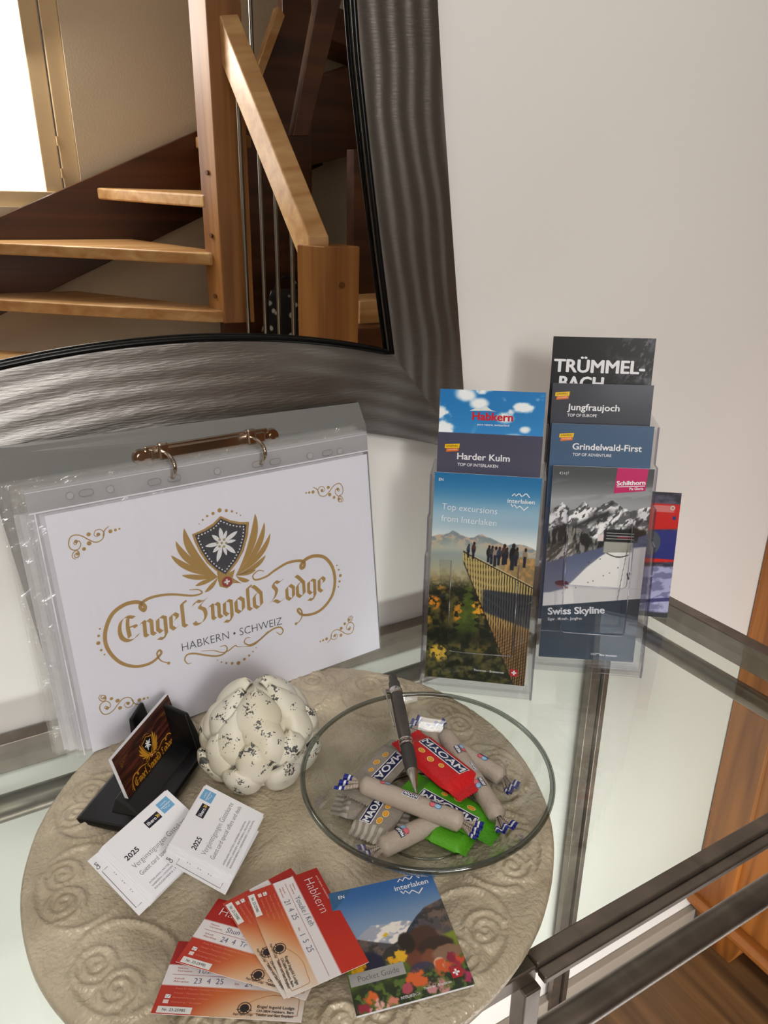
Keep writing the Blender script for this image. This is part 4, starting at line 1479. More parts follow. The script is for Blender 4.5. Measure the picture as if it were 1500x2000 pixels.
b_, P = leaflet('brochure', 'black waterfall gorge brochure with big white capitals at the back of the taller clear rack', yaw_tilt((0.4841, 0.5406, 0.1243), -39.5, 7.5), 99, 210, 0.002, paint_rock, 0.8, GR)
P.text('TR\u00dcMMEL-', 3, 175.2, 12.6, WHITE, 3, 0.0, 88, bold=0.65)
P.text('BACH', 9.5, 158.3, 12.6, WHITE, 3, 0.0, 43, bold=0.65)
P.build('cover', M['gloss'], b_)

b_, P = leaflet('brochure', 'red and blue brochure standing behind the taller clear rack', yaw_tilt((0.592, 0.541, 0.0008), -39.0, 9.0), 78, 152, 0.0012, paint_red_gear, 0.6, None)
P.ring(70, 134, 1.6, 2.6, (.8, .82, .8), 3)
P.rect(71, 120, 75, 124, (.15, .18, .4), 3)
P.build('cover', M['gloss'], b_)

# ------------------------------------------------------------------ the clear racks
M['acrylic'] = clear('clear_acrylic', (0.965, 0.965, 0.975), 0.05)
M['acrylic_edge'] = clear('acrylic_edge', (0.78, 0.77, 0.85), 0.14)


def rack(label, o, yaw, tiers, w=0.107):
    t_ = thing('brochure_holder', label, 'brochure holder', upright(o, yaw), 'clear brochure racks')
    tl_ = math.tan(R(7.5))
    DY, DZ = 0.0170, 0.0375
    base_z = 0.002
    # base plate and lip
    depth = 0.0125 + DY * tiers + 0.014
    MB().box(0, w, -0.004, depth, 0, 0.002).build('base', M['acrylic'], t_, bevel=0.0004)
    MB().box(0, w, -0.0042, -0.0022, 0.0, 0.009).build('front_lip', M['acrylic'], t_, bevel=0.0004)
    for k in range(tiers):
        y0, z0 = k * DY, (0.004 if k == 0 else k * DZ)
        hgt = 0.132
        # front panel with its thumb cut-out, leaning back
        def q(x, z, d):
            return (x, y0 + d + (z - z0) * tl_, z)
        zc0 = z0 + 0.038 if k == 0 else z0 + 0.05
        p_ = MB()
        for (xa, xb, za, zb) in ((0.0, w, z0, zc0), (0.0, 0.024, zc0, z0 + hgt), (w - 0.019, w, zc0, z0 + hgt)):
            p_.loft([q(xa, za, 0), q(xb, za, 0), q(xb, za, 0.0018), q(xa, za, 0.0018)], [q(xa, zb, 0), q(xb, zb, 0), q(xb, zb, 0.0018), q(xa, zb, 0.0018)])
        pn = p_.build('front_panel', M['acrylic'], t_)
        ed = MB()
        ed.tube([q(0.024, z0 + hgt, 0.0), q(0.024, zc0 + 0.004, 0.0), q(0.0252, zc0 + 0.0012, 0), q(0.028, zc0, 0.0), q(w - 0.023, zc0, 0.0), q(w - 0.0202, zc0 + 0.0012, 0), q(w - 0.019, zc0 + 0.004, 0.0), q(w - 0.019, z0 + hgt, 0.0)], 0.0006, 6)
        ed.build('panel_edge', M['acrylic_edge'], pn, smooth_=True)
        # floor of the tier
        MB().box(0.002, w - 0.002, y0 + 0.0018, y0 + 0.0145, z0 - 0.0018, z0).build('tier_floor', M['acrylic'], t_)
    # side walls, stepped like the tiers
    top = (tiers - 1) * DZ + 0.004 + 0.135
    prof = [(-0.004, 0.0), (depth, 0.0), (depth + top * tl_ * 0.55, top)]
    for k in range(tiers - 1, -1, -1):
        z0 = 0.004 if k == 0 else k * DZ
        prof.append((k * DY + 0.133 * tl_, z0 + 0.135))
        if k:
            z1_ = 0.004 if k == 1 else (k - 1) * DZ
            prof.append((k * DY + (z1_ + 0.135 - z0) * tl_, z1_ + 0.135))
    prof.append((-0.004, 0.012))
    for xa in (-0.0022, w):
        sw = MB().prism(prof, xa, xa + 0.0022, 'x').build('side_wall', M['acrylic'], t_)
        e_ = MB()
        f_ = [p for p in prof[3:]] + [prof[0]]
        e_.tube([(xa + 0.0011, p[0], p[1]) for p in f_], 0.0011, 6)
        e_.build('side_edge', M['acrylic_edge'], sw)
    # back wall
    zb = top
    yb = depth - 0.002
    b_ = MB().loft([(0, yb, 0.002), (w, yb, 0.002), (w, yb + 0.002, 0.002), (0, yb + 0.002, 0.002)], [(0, yb + zb * tl_ * .55, zb), (w, yb + zb * tl_ * .55, zb), (w, yb + zb * tl_ * .55 + 0.002, zb), (0, yb + zb * tl_ * .55 + 0.002, zb)])
    b_.build('back_wall', M['acrylic'], t_)
    return t_


rack('clear three-tier brochure rack beside the ring binder, excursions brochure in front', (0.3240, 0.5155, 0.0003), -38.5, 3)
rack('clear four-tier brochure rack at the table corner, black and white skyline brochure in front', (0.4465, 0.4880, 0.0003), -37.0, 4)

# ================================================================== the round plate
PC, PR = np.array([0.1437, 0.4048]), 0.1925
PLATE_IN, PLATE_RIM = 0.0125, 0.0195


def plate_height(r):
    return PLATE_IN + (PLATE_RIM - PLATE_IN) * smooth(0.118, 0.150, r)


def make_plate():
    t_ = thing('decorative_plate', 'round sand-coloured charger plate with embossed spirals around its rim', 'plate', (PC[0], PC[1], 0.0005))
    NA = 720
    rs = np.r_[0.0, np.linspace(0.012, 0.108, 22), np.linspace(0.1115, PR - 0.0045, 66), PR - 0.003, PR - 0.0012, PR - 0.0002, PR]
    th = np.linspace(0, 2 * np.pi, NA, endpoint=False)
    RR, TT = np.meshgrid(rs, th, indexing='ij')
    n, n2 = Noise(71), Noise(72)
    # slightly irregular outline
    wob = 1 + 0.010 * (n.fbm(3 + 2.2 * np.cos(TT), 3 + 2.2 * np.sin(TT), 3) - 0.5) * smooth(0.12, PR, RR)
    X, Y = RR * wob * np.cos(TT), RR * wob * np.sin(TT)
    Z = plate_height(RR)
    # embossed scrolls: a large ring holding two curled tendrils, twelve times round
    K = 13
    emb = np.zeros_like(Z)
    per = 2 * np.pi / K
    for k in range(K):
        a0_ = k * per + 0.21
        ca = np.array([math.cos(a0_), math.sin(a0_)])
        tn = np.array([-ca[1], ca[0]])
        c = ca * 0.1545
        pts = []
        for a in np.linspace(R(-35), R(300), 60):
            pts.append(c + ca * (0.030 * math.cos(a)) + tn * (0.0345 * math.sin(a)))
        for sgn, cc in ((1, c + ca * 0.012 + tn * 0.0105), (-1, c + ca * 0.010 - tn * 0.0135)):
            for a in np.linspace(0, 4.2 * math.pi, 90):
                rad = 0.0145 * (1 - a / (4.6 * math.pi))
                pts.append(cc + ca * (rad * math.cos(sgn * a + 1.2)) + tn * (rad * math.sin(sgn * a + 1.2)))
        pts = np.array(pts)
        da = np.abs((TT - a0_ + np.pi) % (2 * np.pi) - np.pi)
        mask = (da < per * 0.95) & (RR > 0.111)
        P_ = np.stack([X[mask], Y[mask]], -1)
        D = np.full(len(P_), 9.0)
        for s_ in range(0, len(pts), 40):
            q = pts[s_:s_ + 40]
            D = np.minimum(D, np.sqrt(((P_[:, None, :] - q[None]) ** 2).sum(-1)).min(1))
        e_ = emb[mask]
        emb[mask] = np.maximum(e_, np.exp(-(D / 0.0024) ** 2))
    edge = smooth(PR - 0.004, PR - 0.0075, RR)
    Z += 0.0026 * emb * edge
    Z += 0.0009 * (n.fbm(60 * X + 20, 60 * Y + 20, 4) - 0.5) * smooth(0.0, 0.01, RR)
    Z += 0.0019 * (n2.fbm(380 * X + 120, 380 * Y + 120, 3) - 0.5) * (0.35 + 0.65 * smooth(.40, .6, n.fbm(22 * X + 9, 22 * Y + 9, 3)))
    e4 = [0, 0.0012, 0.0035, 0.0065]
    for i in range(4):
        Z[-4 + i] = np.minimum(Z[-5], 9) - e4[i]
    vs = np.stack([X, Y, Z], -1).reshape(-1, 3)
    idx = np.arange(len(rs) * NA).reshape(len(rs), NA)
    q = np.stack([idx[:-1], idx[1:], np.roll(idx[1:], -1, 1), np.roll(idx[:-1], -1, 1)], -1).reshape(-1, 4)
    mb = MB()
    mb.v = [tuple(p) for p in vs.tolist()]
    mb.f = [tuple(f) for f in q.tolist()]
    mb.c = [None] * len(mb.f)
    # underside: side wall, foot ring
    b = len(mb.v)
    low_ = [(PR - 0.002, 0.006), (PR - 0.02, 0.0016), (0.11, 0.0), (0.0, 0.0)]
    for r_, z_ in low_:
        for a in th:
            mb.v.append((r_ * math.cos(a), r_ * math.sin(a), z_))
    last = (len(rs) - 1) * NA
    prev = last
    for j in range(len(low_)):
        for i in range(NA):
            i2 = (i + 1) % NA
            mb.f.append((prev + i, b + j * NA + i, b + j * NA + i2, prev + i2))
            mb.c.append(None)
        prev = b + j * NA
    cav = np.zeros(len(mb.v))
    cav[:len(vs)] = emb.reshape(-1)
    mb.at['emboss'] = cav
    mt, nt, p = new_mat('sand_gilt')
    tc = nt.nodes.new('ShaderNodeTexCoord')
    n1 = nt.nodes.new('ShaderNodeTexNoise')
    n1.inputs['Scale'].default_value = 26
    n1.inputs['Detail'].default_value = 6
    nt.links.new(tc.outputs['Object'], n1.inputs['Vector'])
    r = nt.nodes.new('ShaderNodeValToRGB')
    r.color_ramp.elements[0].position, r.color_ramp.elements[1].position = 0.3, 0.72
    r.color_ramp.elements[0].color = tuple(lin(hexc('a89a82'))) + (1,)
    r.color_ramp.elements[1].color = tuple(lin(hexc('d6c9b0'))) + (1,)
    nt.links.new(n1.outputs[0], r.inputs[0])
    n3 = nt.nodes.new('ShaderNodeTexNoise')
    n3.inputs['Scale'].default_value = 17
    n3.inputs['Detail'].default_value = 3
    nt.links.new(tc.outputs['Object'], n3.inputs['Vector'])
    r3 = nt.nodes.new('ShaderNodeValToRGB')
    r3.color_ramp.elements[0].position, r3.color_ramp.elements[1].position = 0.725, 0.76
    r3.color_ramp.elements[0].color = (0, 0, 0, 1)
    r3.color_ramp.elements[1].color = (1, 1, 1, 1)
    nt.links.new(n3.outputs[0], r3.inputs[0])
    mx = nt.nodes.new('ShaderNodeMix')
    mx.data_type = 'RGBA'
    nt.links.new(r3.outputs[0], mx.inputs[0])
    nt.links.new(r.outputs[0], mx.inputs[6])
    mx.inputs[7].default_value = tuple(lin(hexc('6b4a30'))) + (1,)
    nt.links.new(mx.outputs[2], p.inputs['Base Color'])
    p.inputs['Metallic'].default_value = 0.15
    p.inputs['Roughness'].default_value = 0.34
    n4 = nt.nodes.new('ShaderNodeTexNoise')
    n4.inputs['Scale'].default_value = 360
    n4.inputs['Detail'].default_value = 1.5
    nt.links.new(tc.outputs['Object'], n4.inputs['Vector'])
    bp = nt.nodes.new('ShaderNodeBump')
    bp.inputs['Strength'].default_value = 0.75
    bp.inputs['Distance'].default_value = 0.0015
    nt.links.new(n4.outputs[0], bp.inputs['Height'])
    nt.links.new(bp.outputs[0], p.inputs['Normal'])
    mb.build('plate_dish', mt, t_, smooth_=True)


make_plate()

# ================================================================== the artichoke ornament
AC = Vector((0.1375, 0.4680, PLATE_IN + 0.001))
art = thing('artichoke_ornament', 'cream painted artichoke ornament with chipped dark spots on the plate', 'ornament', AC)


def make_artichoke():
    mb = MB()
    tips = []
    # core
    prof = [(0.0, 0.0), (0.026, 0.0), (0.040, 0.012), (0.0445, 0.030), (0.041, 0.052), (0.030, 0.072), (0.016, 0.086), (0.0, 0.091)]
    mb.lathe(prof, 40)
    tips += [0.0] * len(mb.v)
    rows = [(8, 0.10, 0.004, 0.045, 0.0485, 0.40, 0.30), (8, 0.49, 0.022, 0.066, 0.0470, 0.40, 0.18), (7, 0.15, 0.040, 0.083, 0.0415, 0.42, 0.07), (5, 0.55, 0.056, 0.094, 0.031, 0.58, 0.0), (3, 0.1, 0.068, 0.0985, 0.019, 0.95, 0.0)]
    NU, NV = 16, 18

    def body_r(z):
        return float(np.interp(z, [0, .012, .030, .052, .072, .086, .0985], [.030, .0415, .0455, .042, .0315, .018, .005]))
    for n_, ph, zb, zt, rr_, halfw, flare in rows:
        for k in range(n_):
            a0_ = 2 * math.pi * (k + ph) / n_ + random.uniform(-0.05, 0.05)
            base = len(mb.v)
            vs = []
            for side in (0, 1):
                for j in range(NV + 1):
                    t = j / NV
                    z = zb + (zt - zb) * t
                    wdt = halfw * (math.sin(math.pi * min(1.0, 0.24 + 0.60 * t)) ** 0.9) * (1 - smooth(0.84, 1.0, t) * 0.82)
                    for i in range(NU + 1):
                        u = i / NU * 2 - 1
                        a = a0_ + u * wdt
                        bulge = (1 - u * u) ** 0.6 * 0.0095 * math.sin(math.pi * min(1, 0.12 + 0.86 * t)) ** 0.7
                        fl = flare * 0.032 * t ** 2.5
                        r = body_r(z) + 0.0012 + bulge + fl + 0.003 * t - (0.0035 * (abs(u) ** 3)) - side * (0.0042 * (1 - 0.6 * abs(u)))
                        zz = z - 0.004 * u * u * t - side * 0.0012
                        vs.append((r * math.cos(a), r * math.sin(a), zz))
                        tips.append(t ** 1.2 * (1 - 0.5 * abs(u)) if side == 0 else 0.4 * t)
            fs = []
            per = (NV + 1) * (NU + 1)
            for side in (0, 1):
                for j in range(NV):
                    for i in range(NU):
                        q = [side * per + j * (NU + 1) + i, side * per + j * (NU + 1) + i + 1, side * per + (j + 1) * (NU + 1) + i + 1, side * per + (j + 1) * (NU + 1) + i]
                        fs.append(tuple(q))
            edge = [j * (NU + 1) for j in range(NV + 1)] + [NV * (NU + 1) + i for i in range(1, NU + 1)] + [j * (NU + 1) + NU for j in range(NV - 1, -1, -1)]
            for a, b in zip(edge, edge[1:]):
                fs.append((a, b, b + per, a + per))
            mb.add(vs, fs)
    mb.at['tip'] = tips
    mt, nt, p = new_mat('chipped_cream_paint')
    tc = nt.nodes.new('ShaderNodeTexCoord')
    at2 = nt.nodes.new('ShaderNodeAttribute')
    at2.attribute_name = 'tip'
    n1 = nt.nodes.new('ShaderNodeTexNoise')
    n1.inputs['Scale'].default_value = 95
    n1.inputs['Detail'].default_value = 2
    n2_ = nt.nodes.new('ShaderNodeTexNoise')
    n2_.inputs['Scale'].default_value = 620
    n2_.inputs['Detail'].default_value = 3
    for n_ in (n1, n2_):
        nt.links.new(tc.outputs['Object'], n_.inputs['Vector'])
    m1 = nt.nodes.new('ShaderNodeMath')
    m1.operation = 'MULTIPLY_ADD'
    m1.inputs[1].default_value = 0.20
    nt.links.new(at2.outputs['Fac'], m1.inputs[0])
    nt.links.new(n1.outputs[0], m1.inputs[2])
    m2 = nt.nodes.new('ShaderNodeMath')
    m2.operation = 'MULTIPLY_ADD'
    m2.inputs[1].default_value = 0.62
    nt.links.new(n2_.outputs[0], m2.inputs[0])
    nt.links.new(m1.outputs[0], m2.inputs[2])
    r = nt.nodes.new('ShaderNodeValToRGB')
    r.color_ramp.elements[0].position, r.color_ramp.elements[1].position = 0.522, 0.53
    r.color_ramp.elements[0].color = (0, 0, 0, 1)
    r.color_ramp.elements[1].color = (1, 1, 1, 1)
    m3 = nt.nodes.new('ShaderNodeMath')
    m3.operation = 'MULTIPLY'
    m3.inputs[1].default_value = 0.5
    nt.links.new(m2.outputs[0], m3.inputs[0])
    nt.links.new(m3.outputs[0], r.inputs[0])
    n3 = nt.nodes.new('ShaderNodeTexNoise')
    n3.inputs['Scale'].default_value = 14
    nt.links.new(tc.outputs['Object'], n3.inputs['Vector'])
    rc = nt.nodes.new('ShaderNodeValToRGB')
    rc.color_ramp.elements[0].position, rc.color_ramp.elements[1].position = 0.60, 0.66
    rc.color_ramp.elements[0].color = tuple(lin(hexc('4a4b48'))) + (1,)
    rc.color_ramp.elements[1].color = tuple(lin(hexc('8a4a2c'))) + (1,)
    nt.links.new(n3.outputs[0], rc.inputs[0])
    cr = nt.nodes.new('ShaderNodeValToRGB')
    cr.color_ramp.elements[0].position, cr.color_ramp.elements[1].position = 0.35, 0.65
    cr.color_ramp.elements[0].color = tuple(lin(hexc('d6cfb8'))) + (1,)
    cr.color_ramp.elements[1].color = tuple(lin(hexc('e2dfd5'))) + (1,)
    nt.links.new(n3.outputs[0], cr.inputs[0])
    mx = nt.nodes.new('ShaderNodeMix')
    mx.data_type = 'RGBA'
    nt.links.new(r.outputs[0], mx.inputs[0])
    nt.links.new(cr.outputs[0], mx.inputs[6])
    nt.links.new(rc.outputs[0], mx.inputs[7])
    nt.links.new(mx.outputs[2], p.inputs['Base Color'])
    p.inputs['Roughness'].default_value = 0.42
    bp = nt.nodes.new('ShaderNodeBump')
    bp.inputs['Strength'].default_value = 0.25
    bp.inputs['Distance'].default_value = 0.0006
    nt.links.new(r.outputs[0], bp.inputs['Height'])
    nt.links.new(bp.outputs[0], p.inputs['Normal'])
    mb.v = [(x * 0.86, y * 0.86, z * 0.88) for x, y, z in mb.v]
    mb.build('artichoke_body', mt, art, smooth_=True)


make_artichoke()

# ================================================================== glass bowl, candies, pen
BC = Vector((0.2283, 0.3550, 0))
BZ = PLATE_IN + 0.0035
M['bowl_glass'] = clear('bowl_glass', (0.965, 0.975, 0.965), 0.05)
M['rim_glass'] = clear('rim_glass', (0.52, 0.55, 0.52), 0.10, 0.05)
bowl = thing('glass_bowl', 'shallow round clear glass bowl of wrapped chews on the plate', 'bowl', (BC.x, BC.y, BZ))
prof_o = [(0.0, 0.0), (0.040, 0.0), (0.046, 0.001), (0.060, 0.0085), (0.076, 0.022), (0.0865, 0.035), (0.0925, 0.044)]
prof_i = [(0.0905, 0.0445), (0.0845, 0.036), (0.074, 0.0240), (0.058, 0.0105), (0.044, 0.0035), (0.036, 0.0028), (0.0, 0.0028)]
po_ = catmull(prof_o, 5)
pi_ = catmull(prof_i, 5)
MB().lathe([(max(0, a), b) for a, b in po_] + [(max(0, a), b) for a, b in pi_], 120).build('bowl_body', M['bowl_glass'], bowl, smooth_=True)
MB().tube([(0.0915 * math.cos(a), 0.0915 * math.sin(a), 0.0445) for a in np.linspace(0, 2 * math.pi, 121)], 0.0020, 10, cap=False).build('rim', M['rim_glass'], bowl, smooth_=True)
MB().tube([(0.0425 * math.cos(a), 0.0425 * math.sin(a), 0.0012) for a in np.linspace(0, 2 * math.pi, 97)], 0.0009, 8, cap=False).build('foot_ring', M['rim_glass'], bowl, smooth_=True)

M['wrap'] = ink_mat('sweet_wrapper', 0.42, coat=0.0, bump=0.25, bscale=170)
BEIGE, NAVY, BLUE = hexc('b3a597'), hexc('1d2450'), hexc('232f8a')
RED, GREEN = hexc('c8171c'), hexc('4f9e1f')


def axis_frame(a, b, roll=0.0):
    """x from a to b, z as upright as it can be"""
    e = (b - a).normalized()
    up = Vector((0, 0, 1))
    y = up.cross(e).normalized()
    mm = Matrix((e, y, e.cross(y))).transposed().to_4x4()
    mm.translation = (a + b) / 2
    return mm @ Matrix.Rotation(R(roll), 4, 'X'), (b - a).length


class Wrap(Print):
    """print laid over a candy: f(x, y) in millimetres gives the surface point in metres"""

    def __init__(self, f):
        super().__init__()
        self.f = f

    def fold(self):
        out = []
        for x, y, z in self.mb.v:
            out.append(self.f(x * 1000, y * 1000, z + 0.00012))
        self.mb.v = out
        return self


def grid_rect(W, x0, y0, x1, y1, col, layer=1, n=8, skew=0.0):
    for i in range(n):
        for j in range(n):
            a, b = x0 + (x1 - x0) * i / n, x0 + (x1 - x0) * (i + 1) / n
            c, d = y0 + (y1 - y0) * j / n, y0 + (y1 - y0) * (j + 1) / n
            W.poly([(a + skew * c, c), (b + skew * c, c), (b + skew * d, d), (a + skew * d, d)], col, layer)


def blob(W, x, y, rx, ry, cols, layer):
    for k, c in enumerate(cols):
        s = 1 - 0.22 * k
        W.disc(x, y, rx * s, c, layer + k, 16, ry * s)


def merge(mb, other):
    mb_c = other.c
    b = len(mb.v)
    mb.v += other.v
    mb.f += [tuple(i + b for i in f) for f in other.f]
    mb.c += mb_c


def stick_candy(label, pa, pb, za, zb, roll=0, rad=0.0073, ends=(1, 1), end_yaw=(0, 0), marks=()):
    """a chew rolled in a paper wrapper, twisted at both ends"""
    a, b = at(pa[0], pa[1], za), at(pb[0], pb[1], zb)
    mm, L = axis_frame(a, b, roll)
    t_ = thing('wrapped_chew', label, 'candy', mm, 'wrapped chews in the bowl')
    NX, NA = 30, 28
    mb = MB()
    n = Noise(random.randint(1, 999))
    vs = []
    for i in range(NX + 1):
        s = i / NX * 2 - 1
        e_ = min(1, (1 - abs(s)) / 0.10)
        for k in range(NA):
            th = 2 * math.pi * k / NA
            r = rad * (0.35 + 0.65 * math.sqrt(max(0, 1 - (1 - e_) ** 2)))
            r *= 1 + 0.05 * (float(n.fbm(np.array(s * 6 + 9), np.array(3 + 2 * math.sin(th)), 3)) - 0.5) + 0.05 * (1 - e_) * math.cos(7 * th)
            vs.append((s * L / 2, r * math.sin(th), r * math.cos(th)))
    fs = [(i * NA + k, (i + 1) * NA + k, (i + 1) * NA + (k + 1) % NA, i * NA + (k + 1) % NA) for i in range(NX) for k in range(NA)]
    mb.add(vs, fs, BEIGE)

    def surf(x, y, z):
        th = (y / 1000) / rad
        s = min(1, (1 - abs(2 * x / 1000 / L)) / 0.10) if abs(2 * x / 1000 / L) < 1 else 0
        r = (rad * (0.35 + 0.65 * math.sqrt(max(0, 1 - (1 - s) ** 2)))) * 1.028 + z
        return (x / 1000, -r * math.sin(th) * -1, r * math.cos(th))
    W = Wrap(surf)
    lm = L * 1000
    for mk in marks:
        kind, x, y, ang, sc = mk
        W.X = np.array([[math.cos(R(ang)) * sc, -math.sin(R(ang)) * sc, x], [math.sin(R(ang)) * sc, math.cos(R(ang)) * sc, y], [0, 0, 1]])
        if kind == 'name':
            grid_rect(W, -6.6, -2.3, 6.6, 2.3, WHITE, 1, 6)
            grid_rect(W, -6.2, -1.9, 6.2, 1.9, NAVY, 2, 6)
            W.text('MAOAM', -5.4, -1.35, 2.7, WHITE, 3, 0.0, 10.8, bold=0.18)
        elif kind == 'end':
            grid_rect(W, -4.6, 0.2, 4.6, 4.0, NAVY, 1, 6)
            W.text('MAOAM', -4.0, 0.9, 2.4, WHITE, 3, 0.0, 8.0, bold=0.15)
            blob(W, -1.8, -2.0, 2.6, 2.0, [hexc('b8303a'), hexc('d8707a')], 1)
            blob(W, 2.2, -2.0, 2.9, 2.0, [hexc('3f78b8'), hexc('9cc4e0')], 1)
        elif kind == 'dot':
            blob(W, 0, 0, 1.6, 2.2, [hexc('7a4a24'), hexc('a8743a')], 1)
    W.X = np.eye(3)
    W.fold()
    merge(mb, W.mb)
    mb.build('wrapper_body', M['wrap'], t_, smooth_=True, clean=False)
    # twisted tails
    for sgn, on, ey in ((-1, ends[0], end_yaw[0]), (1, ends[1], end_yaw[1])):
        if not on:
            continue
        tb_ = MB()
        NW, NLn = 12, 10
        LT, WT = 0.0155, 0.0165
        for j in range(NLn):
            for i in range(NW):
                quad = []
                for dj, di in ((0, 0), (1, 0), (1, 1), (0, 1)):
                    q_ = (j + dj) / NLn
                    w_ = ((i + di) / NW * 2 - 1)
                    wid = 0.0028 + (WT / 2 - 0.0028) * smooth(0.0, 0.8, q_)
                    zz = 0.0022 * math.sin(w_ * 7 + 1) * q_ + (1 - q_) * 0.002 * math.cos(w_ * 9)
                    xx = sgn * (L / 2 * 0.965 + q_ * LT)
                    yy = w_ * wid + sgn * math.tan(R(ey)) * q_ * LT
                    quad.append((xx, yy, float(zz) + 0.002 * q_))
                q_ = (j + 0.5) / NLn
                c_ = BLUE if q_ > 0.8 or 0.6 < q_ < 0.7 else (BEIGE if q_ < 0.6 else WHITE)
                tb_.add(quad, [(0, 1, 2, 3)], c_)
        o_ = tb_.build('twisted_end', M['wrap'], t_, clean=False, smooth_=True)
        md = o_.modifiers.new('paper', 'SOLIDIFY')
        md.thickness = 0.00025
    return t_


def pillow_candy(label, pa, pb, za, zb, wid, colour, text_flip=False, roll=0, stripes=None, th=0.0085, fruit=True, mark=True, name_dx=0):
    """a chew in a flat sealed wrapper with crimped ends"""
    a, b = at(pa[0], pa[1], za), at(pb[0], pb[1], zb)
    mm, L = axis_frame(a, b, roll)
    t_ = thing('wrapped_chew', label, 'candy', mm, 'wrapped chews in the bowl')
    half, hw = L / 2, wid / 2
    crimp = 0.16
    n = Noise(random.randint(1, 999))

    def top(x, y):
        u, v = abs(x) / half, abs(y) / hw
        cx = max(0.0, 1 - max(0.0, (u - (1 - crimp) + 0.25) / 0.25)) if u > 1 - crimp - 0.25 else 1.0
        cx = cx * cx * (3 - 2 * cx)
        cy = max(0.0, 1 - v ** 2.4) ** 0.55
        h_ = th / 2 * cx * cy
        h_ += 0.00035 * math.sin(x * 2600) * (1 - cx)
        h_ += 0.0009 * (float(n.fbm(np.array(x * 300 + 40), np.array(y * 300 + 40), 3)) - 0.5) * (1 - cx * 0.5) * min(1, cy * 2)
        return h_
    NX, NY = 44, 22
    mb = MB()
    vs = []
    for side in (1, -1):
        for i in range(NX + 1):
            for j in range(NY + 1):
                x, y = (i / NX * 2 - 1) * half, (j / NY * 2 - 1)
                pinch = 1 - 0.10 * smooth(1 - crimp - 0.3, 1 - crimp, abs(x) / half)
                y *= hw * float(pinch)
                zz = (1 if (j % 2) else 0) * 0.0012 * (1 if abs(i / NX * 2 - 1) > 0.999 else 0)
                vs.append((x + (zz * (1 if x > 0 else -1)), y, side * max(top(x, y), 0.0002)))
    per = (NX + 1) * (NY + 1)
    fs, cs = [], []
    for side in (0, 1):
        for i in range(NX):
            for j in range(NY):
                f = (side * per + i * (NY + 1) + j, side * per + (i + 1) * (NY + 1) + j, side * per + (i + 1) * (NY + 1) + j + 1, side * per + i * (NY + 1) + j + 1)
                fs.append(f if side == 0 else f[::-1])
                x = abs((i + 0.5) / NX * 2 - 1)
                c_ = np.array(colour)
                if stripes is not None and x > 0.55 and (j // 2) % 2 == 0:
                    c_ = np.array(stripes)
                cs.append(c_)
    for f, c_ in zip(fs, cs):
        pass
    b0 = len(mb.v)
    mb.v += vs
    mb.f += fs
    mb.c += [lin(c_) for c_ in cs]

    W = Wrap(lambda x, y, z: (x / 1000, y / 1000, max(top(x / 1000, y / 1000), 0.0002) + z))
    if mark:
        fl = 180 if text_flip else 0
        W.X = np.array([[math.cos(R(fl)), -math.sin(R(fl)), name_dx], [math.sin(R(fl)), math.cos(R(fl)), 0], [0, 0, 1]])
        q = wid * 1000
        w_ = L * 1000 * 0.30
        grid_rect(W, -w_, q * 0.02, w_, q * 0.34, WHITE, 1, 8, 0.05)
        grid_rect(W, -w_ + 0.5, q * 0.045, w_ - 0.5, q * 0.315, NAVY, 2, 8, 0.05)
        W.text('MAOAM', -w_ + 1.4, q * 0.085, q * 0.19, WHITE, 4, 0.0, 2 * w_ - 2.6, bold=0.28)
        if fruit:
            for bx_, by_, rx, ry in ((-w_ * .6, -q * .13, 3.4, 2.2), (-w_ * .1, -q * .17, 3.2, 2.4), (w_ * .35, -q * .12, 2.6, 2.0)):
                blob(W, bx_, by_, rx, ry, [hexc('f0d68a'), hexc('d8801c'), hexc('e0a52a')], 3)
        W.X = np.eye(3)
    W.fold()
    merge(mb, W.mb)
    mb.build('wrapper', M['wrap'], t_, smooth_=True, clean=False)
    return t_


GREY, GREY2 = hexc('8f867b'), hexc('b8afa4')
zb_ = BZ + 0.003
pillow_candy('grey striped flat chew lying lowest at the edge of the pile nearest the guest cards', (655, 1565), (800, 1590), zb_ + 0.006, zb_ + 0.006, 0.030, GREY, roll=0, stripes=GREY2, mark=False)
pillow_candy('grey flat chew with a navy name label, below the twisted stick in front', (712, 1640), (772, 1545), zb_ + 0.008, zb_ + 0.009, 0.030, GREY, stripes=GREY2)
pillow_candy('grey flat chew with a navy label and orange fruit under the pen point', (690, 1560), (790, 1455), zb_ + 0.014, zb_ + 0.010, 0.030, hexc('958c80'), text_flip=True)
pillow_candy('bright green flat chew under the red one', (795, 1530), (975, 1628), zb_ + 0.012, zb_ + 0.009, 0.031, GREEN, text_flip=True, th=0.010)
pillow_candy('plain green chew peeping out under the front twisted stick', (835, 1618), (918, 1655), zb_ + 0.005, zb_ + 0.005, 0.020, hexc('5aa824'), mark=False)
stick_candy('beige twisted chew nearest the bowl edge, tucked under the front twisted stick', (742, 1658), (880, 1590), zb_ + 0.007, zb_ + 0.007, roll=0, ends=(1, 0), marks=[('end', -12, 0, 90, 1.0)])
stick_candy('beige twisted chew at the far side of the pile, mostly hidden behind the red one', (828, 1425), (985, 1520), zb_ + 0.010, zb_ + 0.010, ends=(1, 1), end_yaw=(0, -25), marks=[('name', -20, 1, 0, .8), ('end', 20, 2, 0, 1.0)])
stick_candy('beige twisted chew lying across the far right of the pile with blue striped ends', (868, 1432), (975, 1598), zb_ + 0.016, zb_ + 0.018, roll=10, ends=(1, 1), end_yaw=(10, 0), marks=[('end', -20, 2, 180, 1.0), ('name', 2, 3, 0, .75), ('dot', -4, -5, 0, 1), ('end', 20, 0, 0, 1.0)])
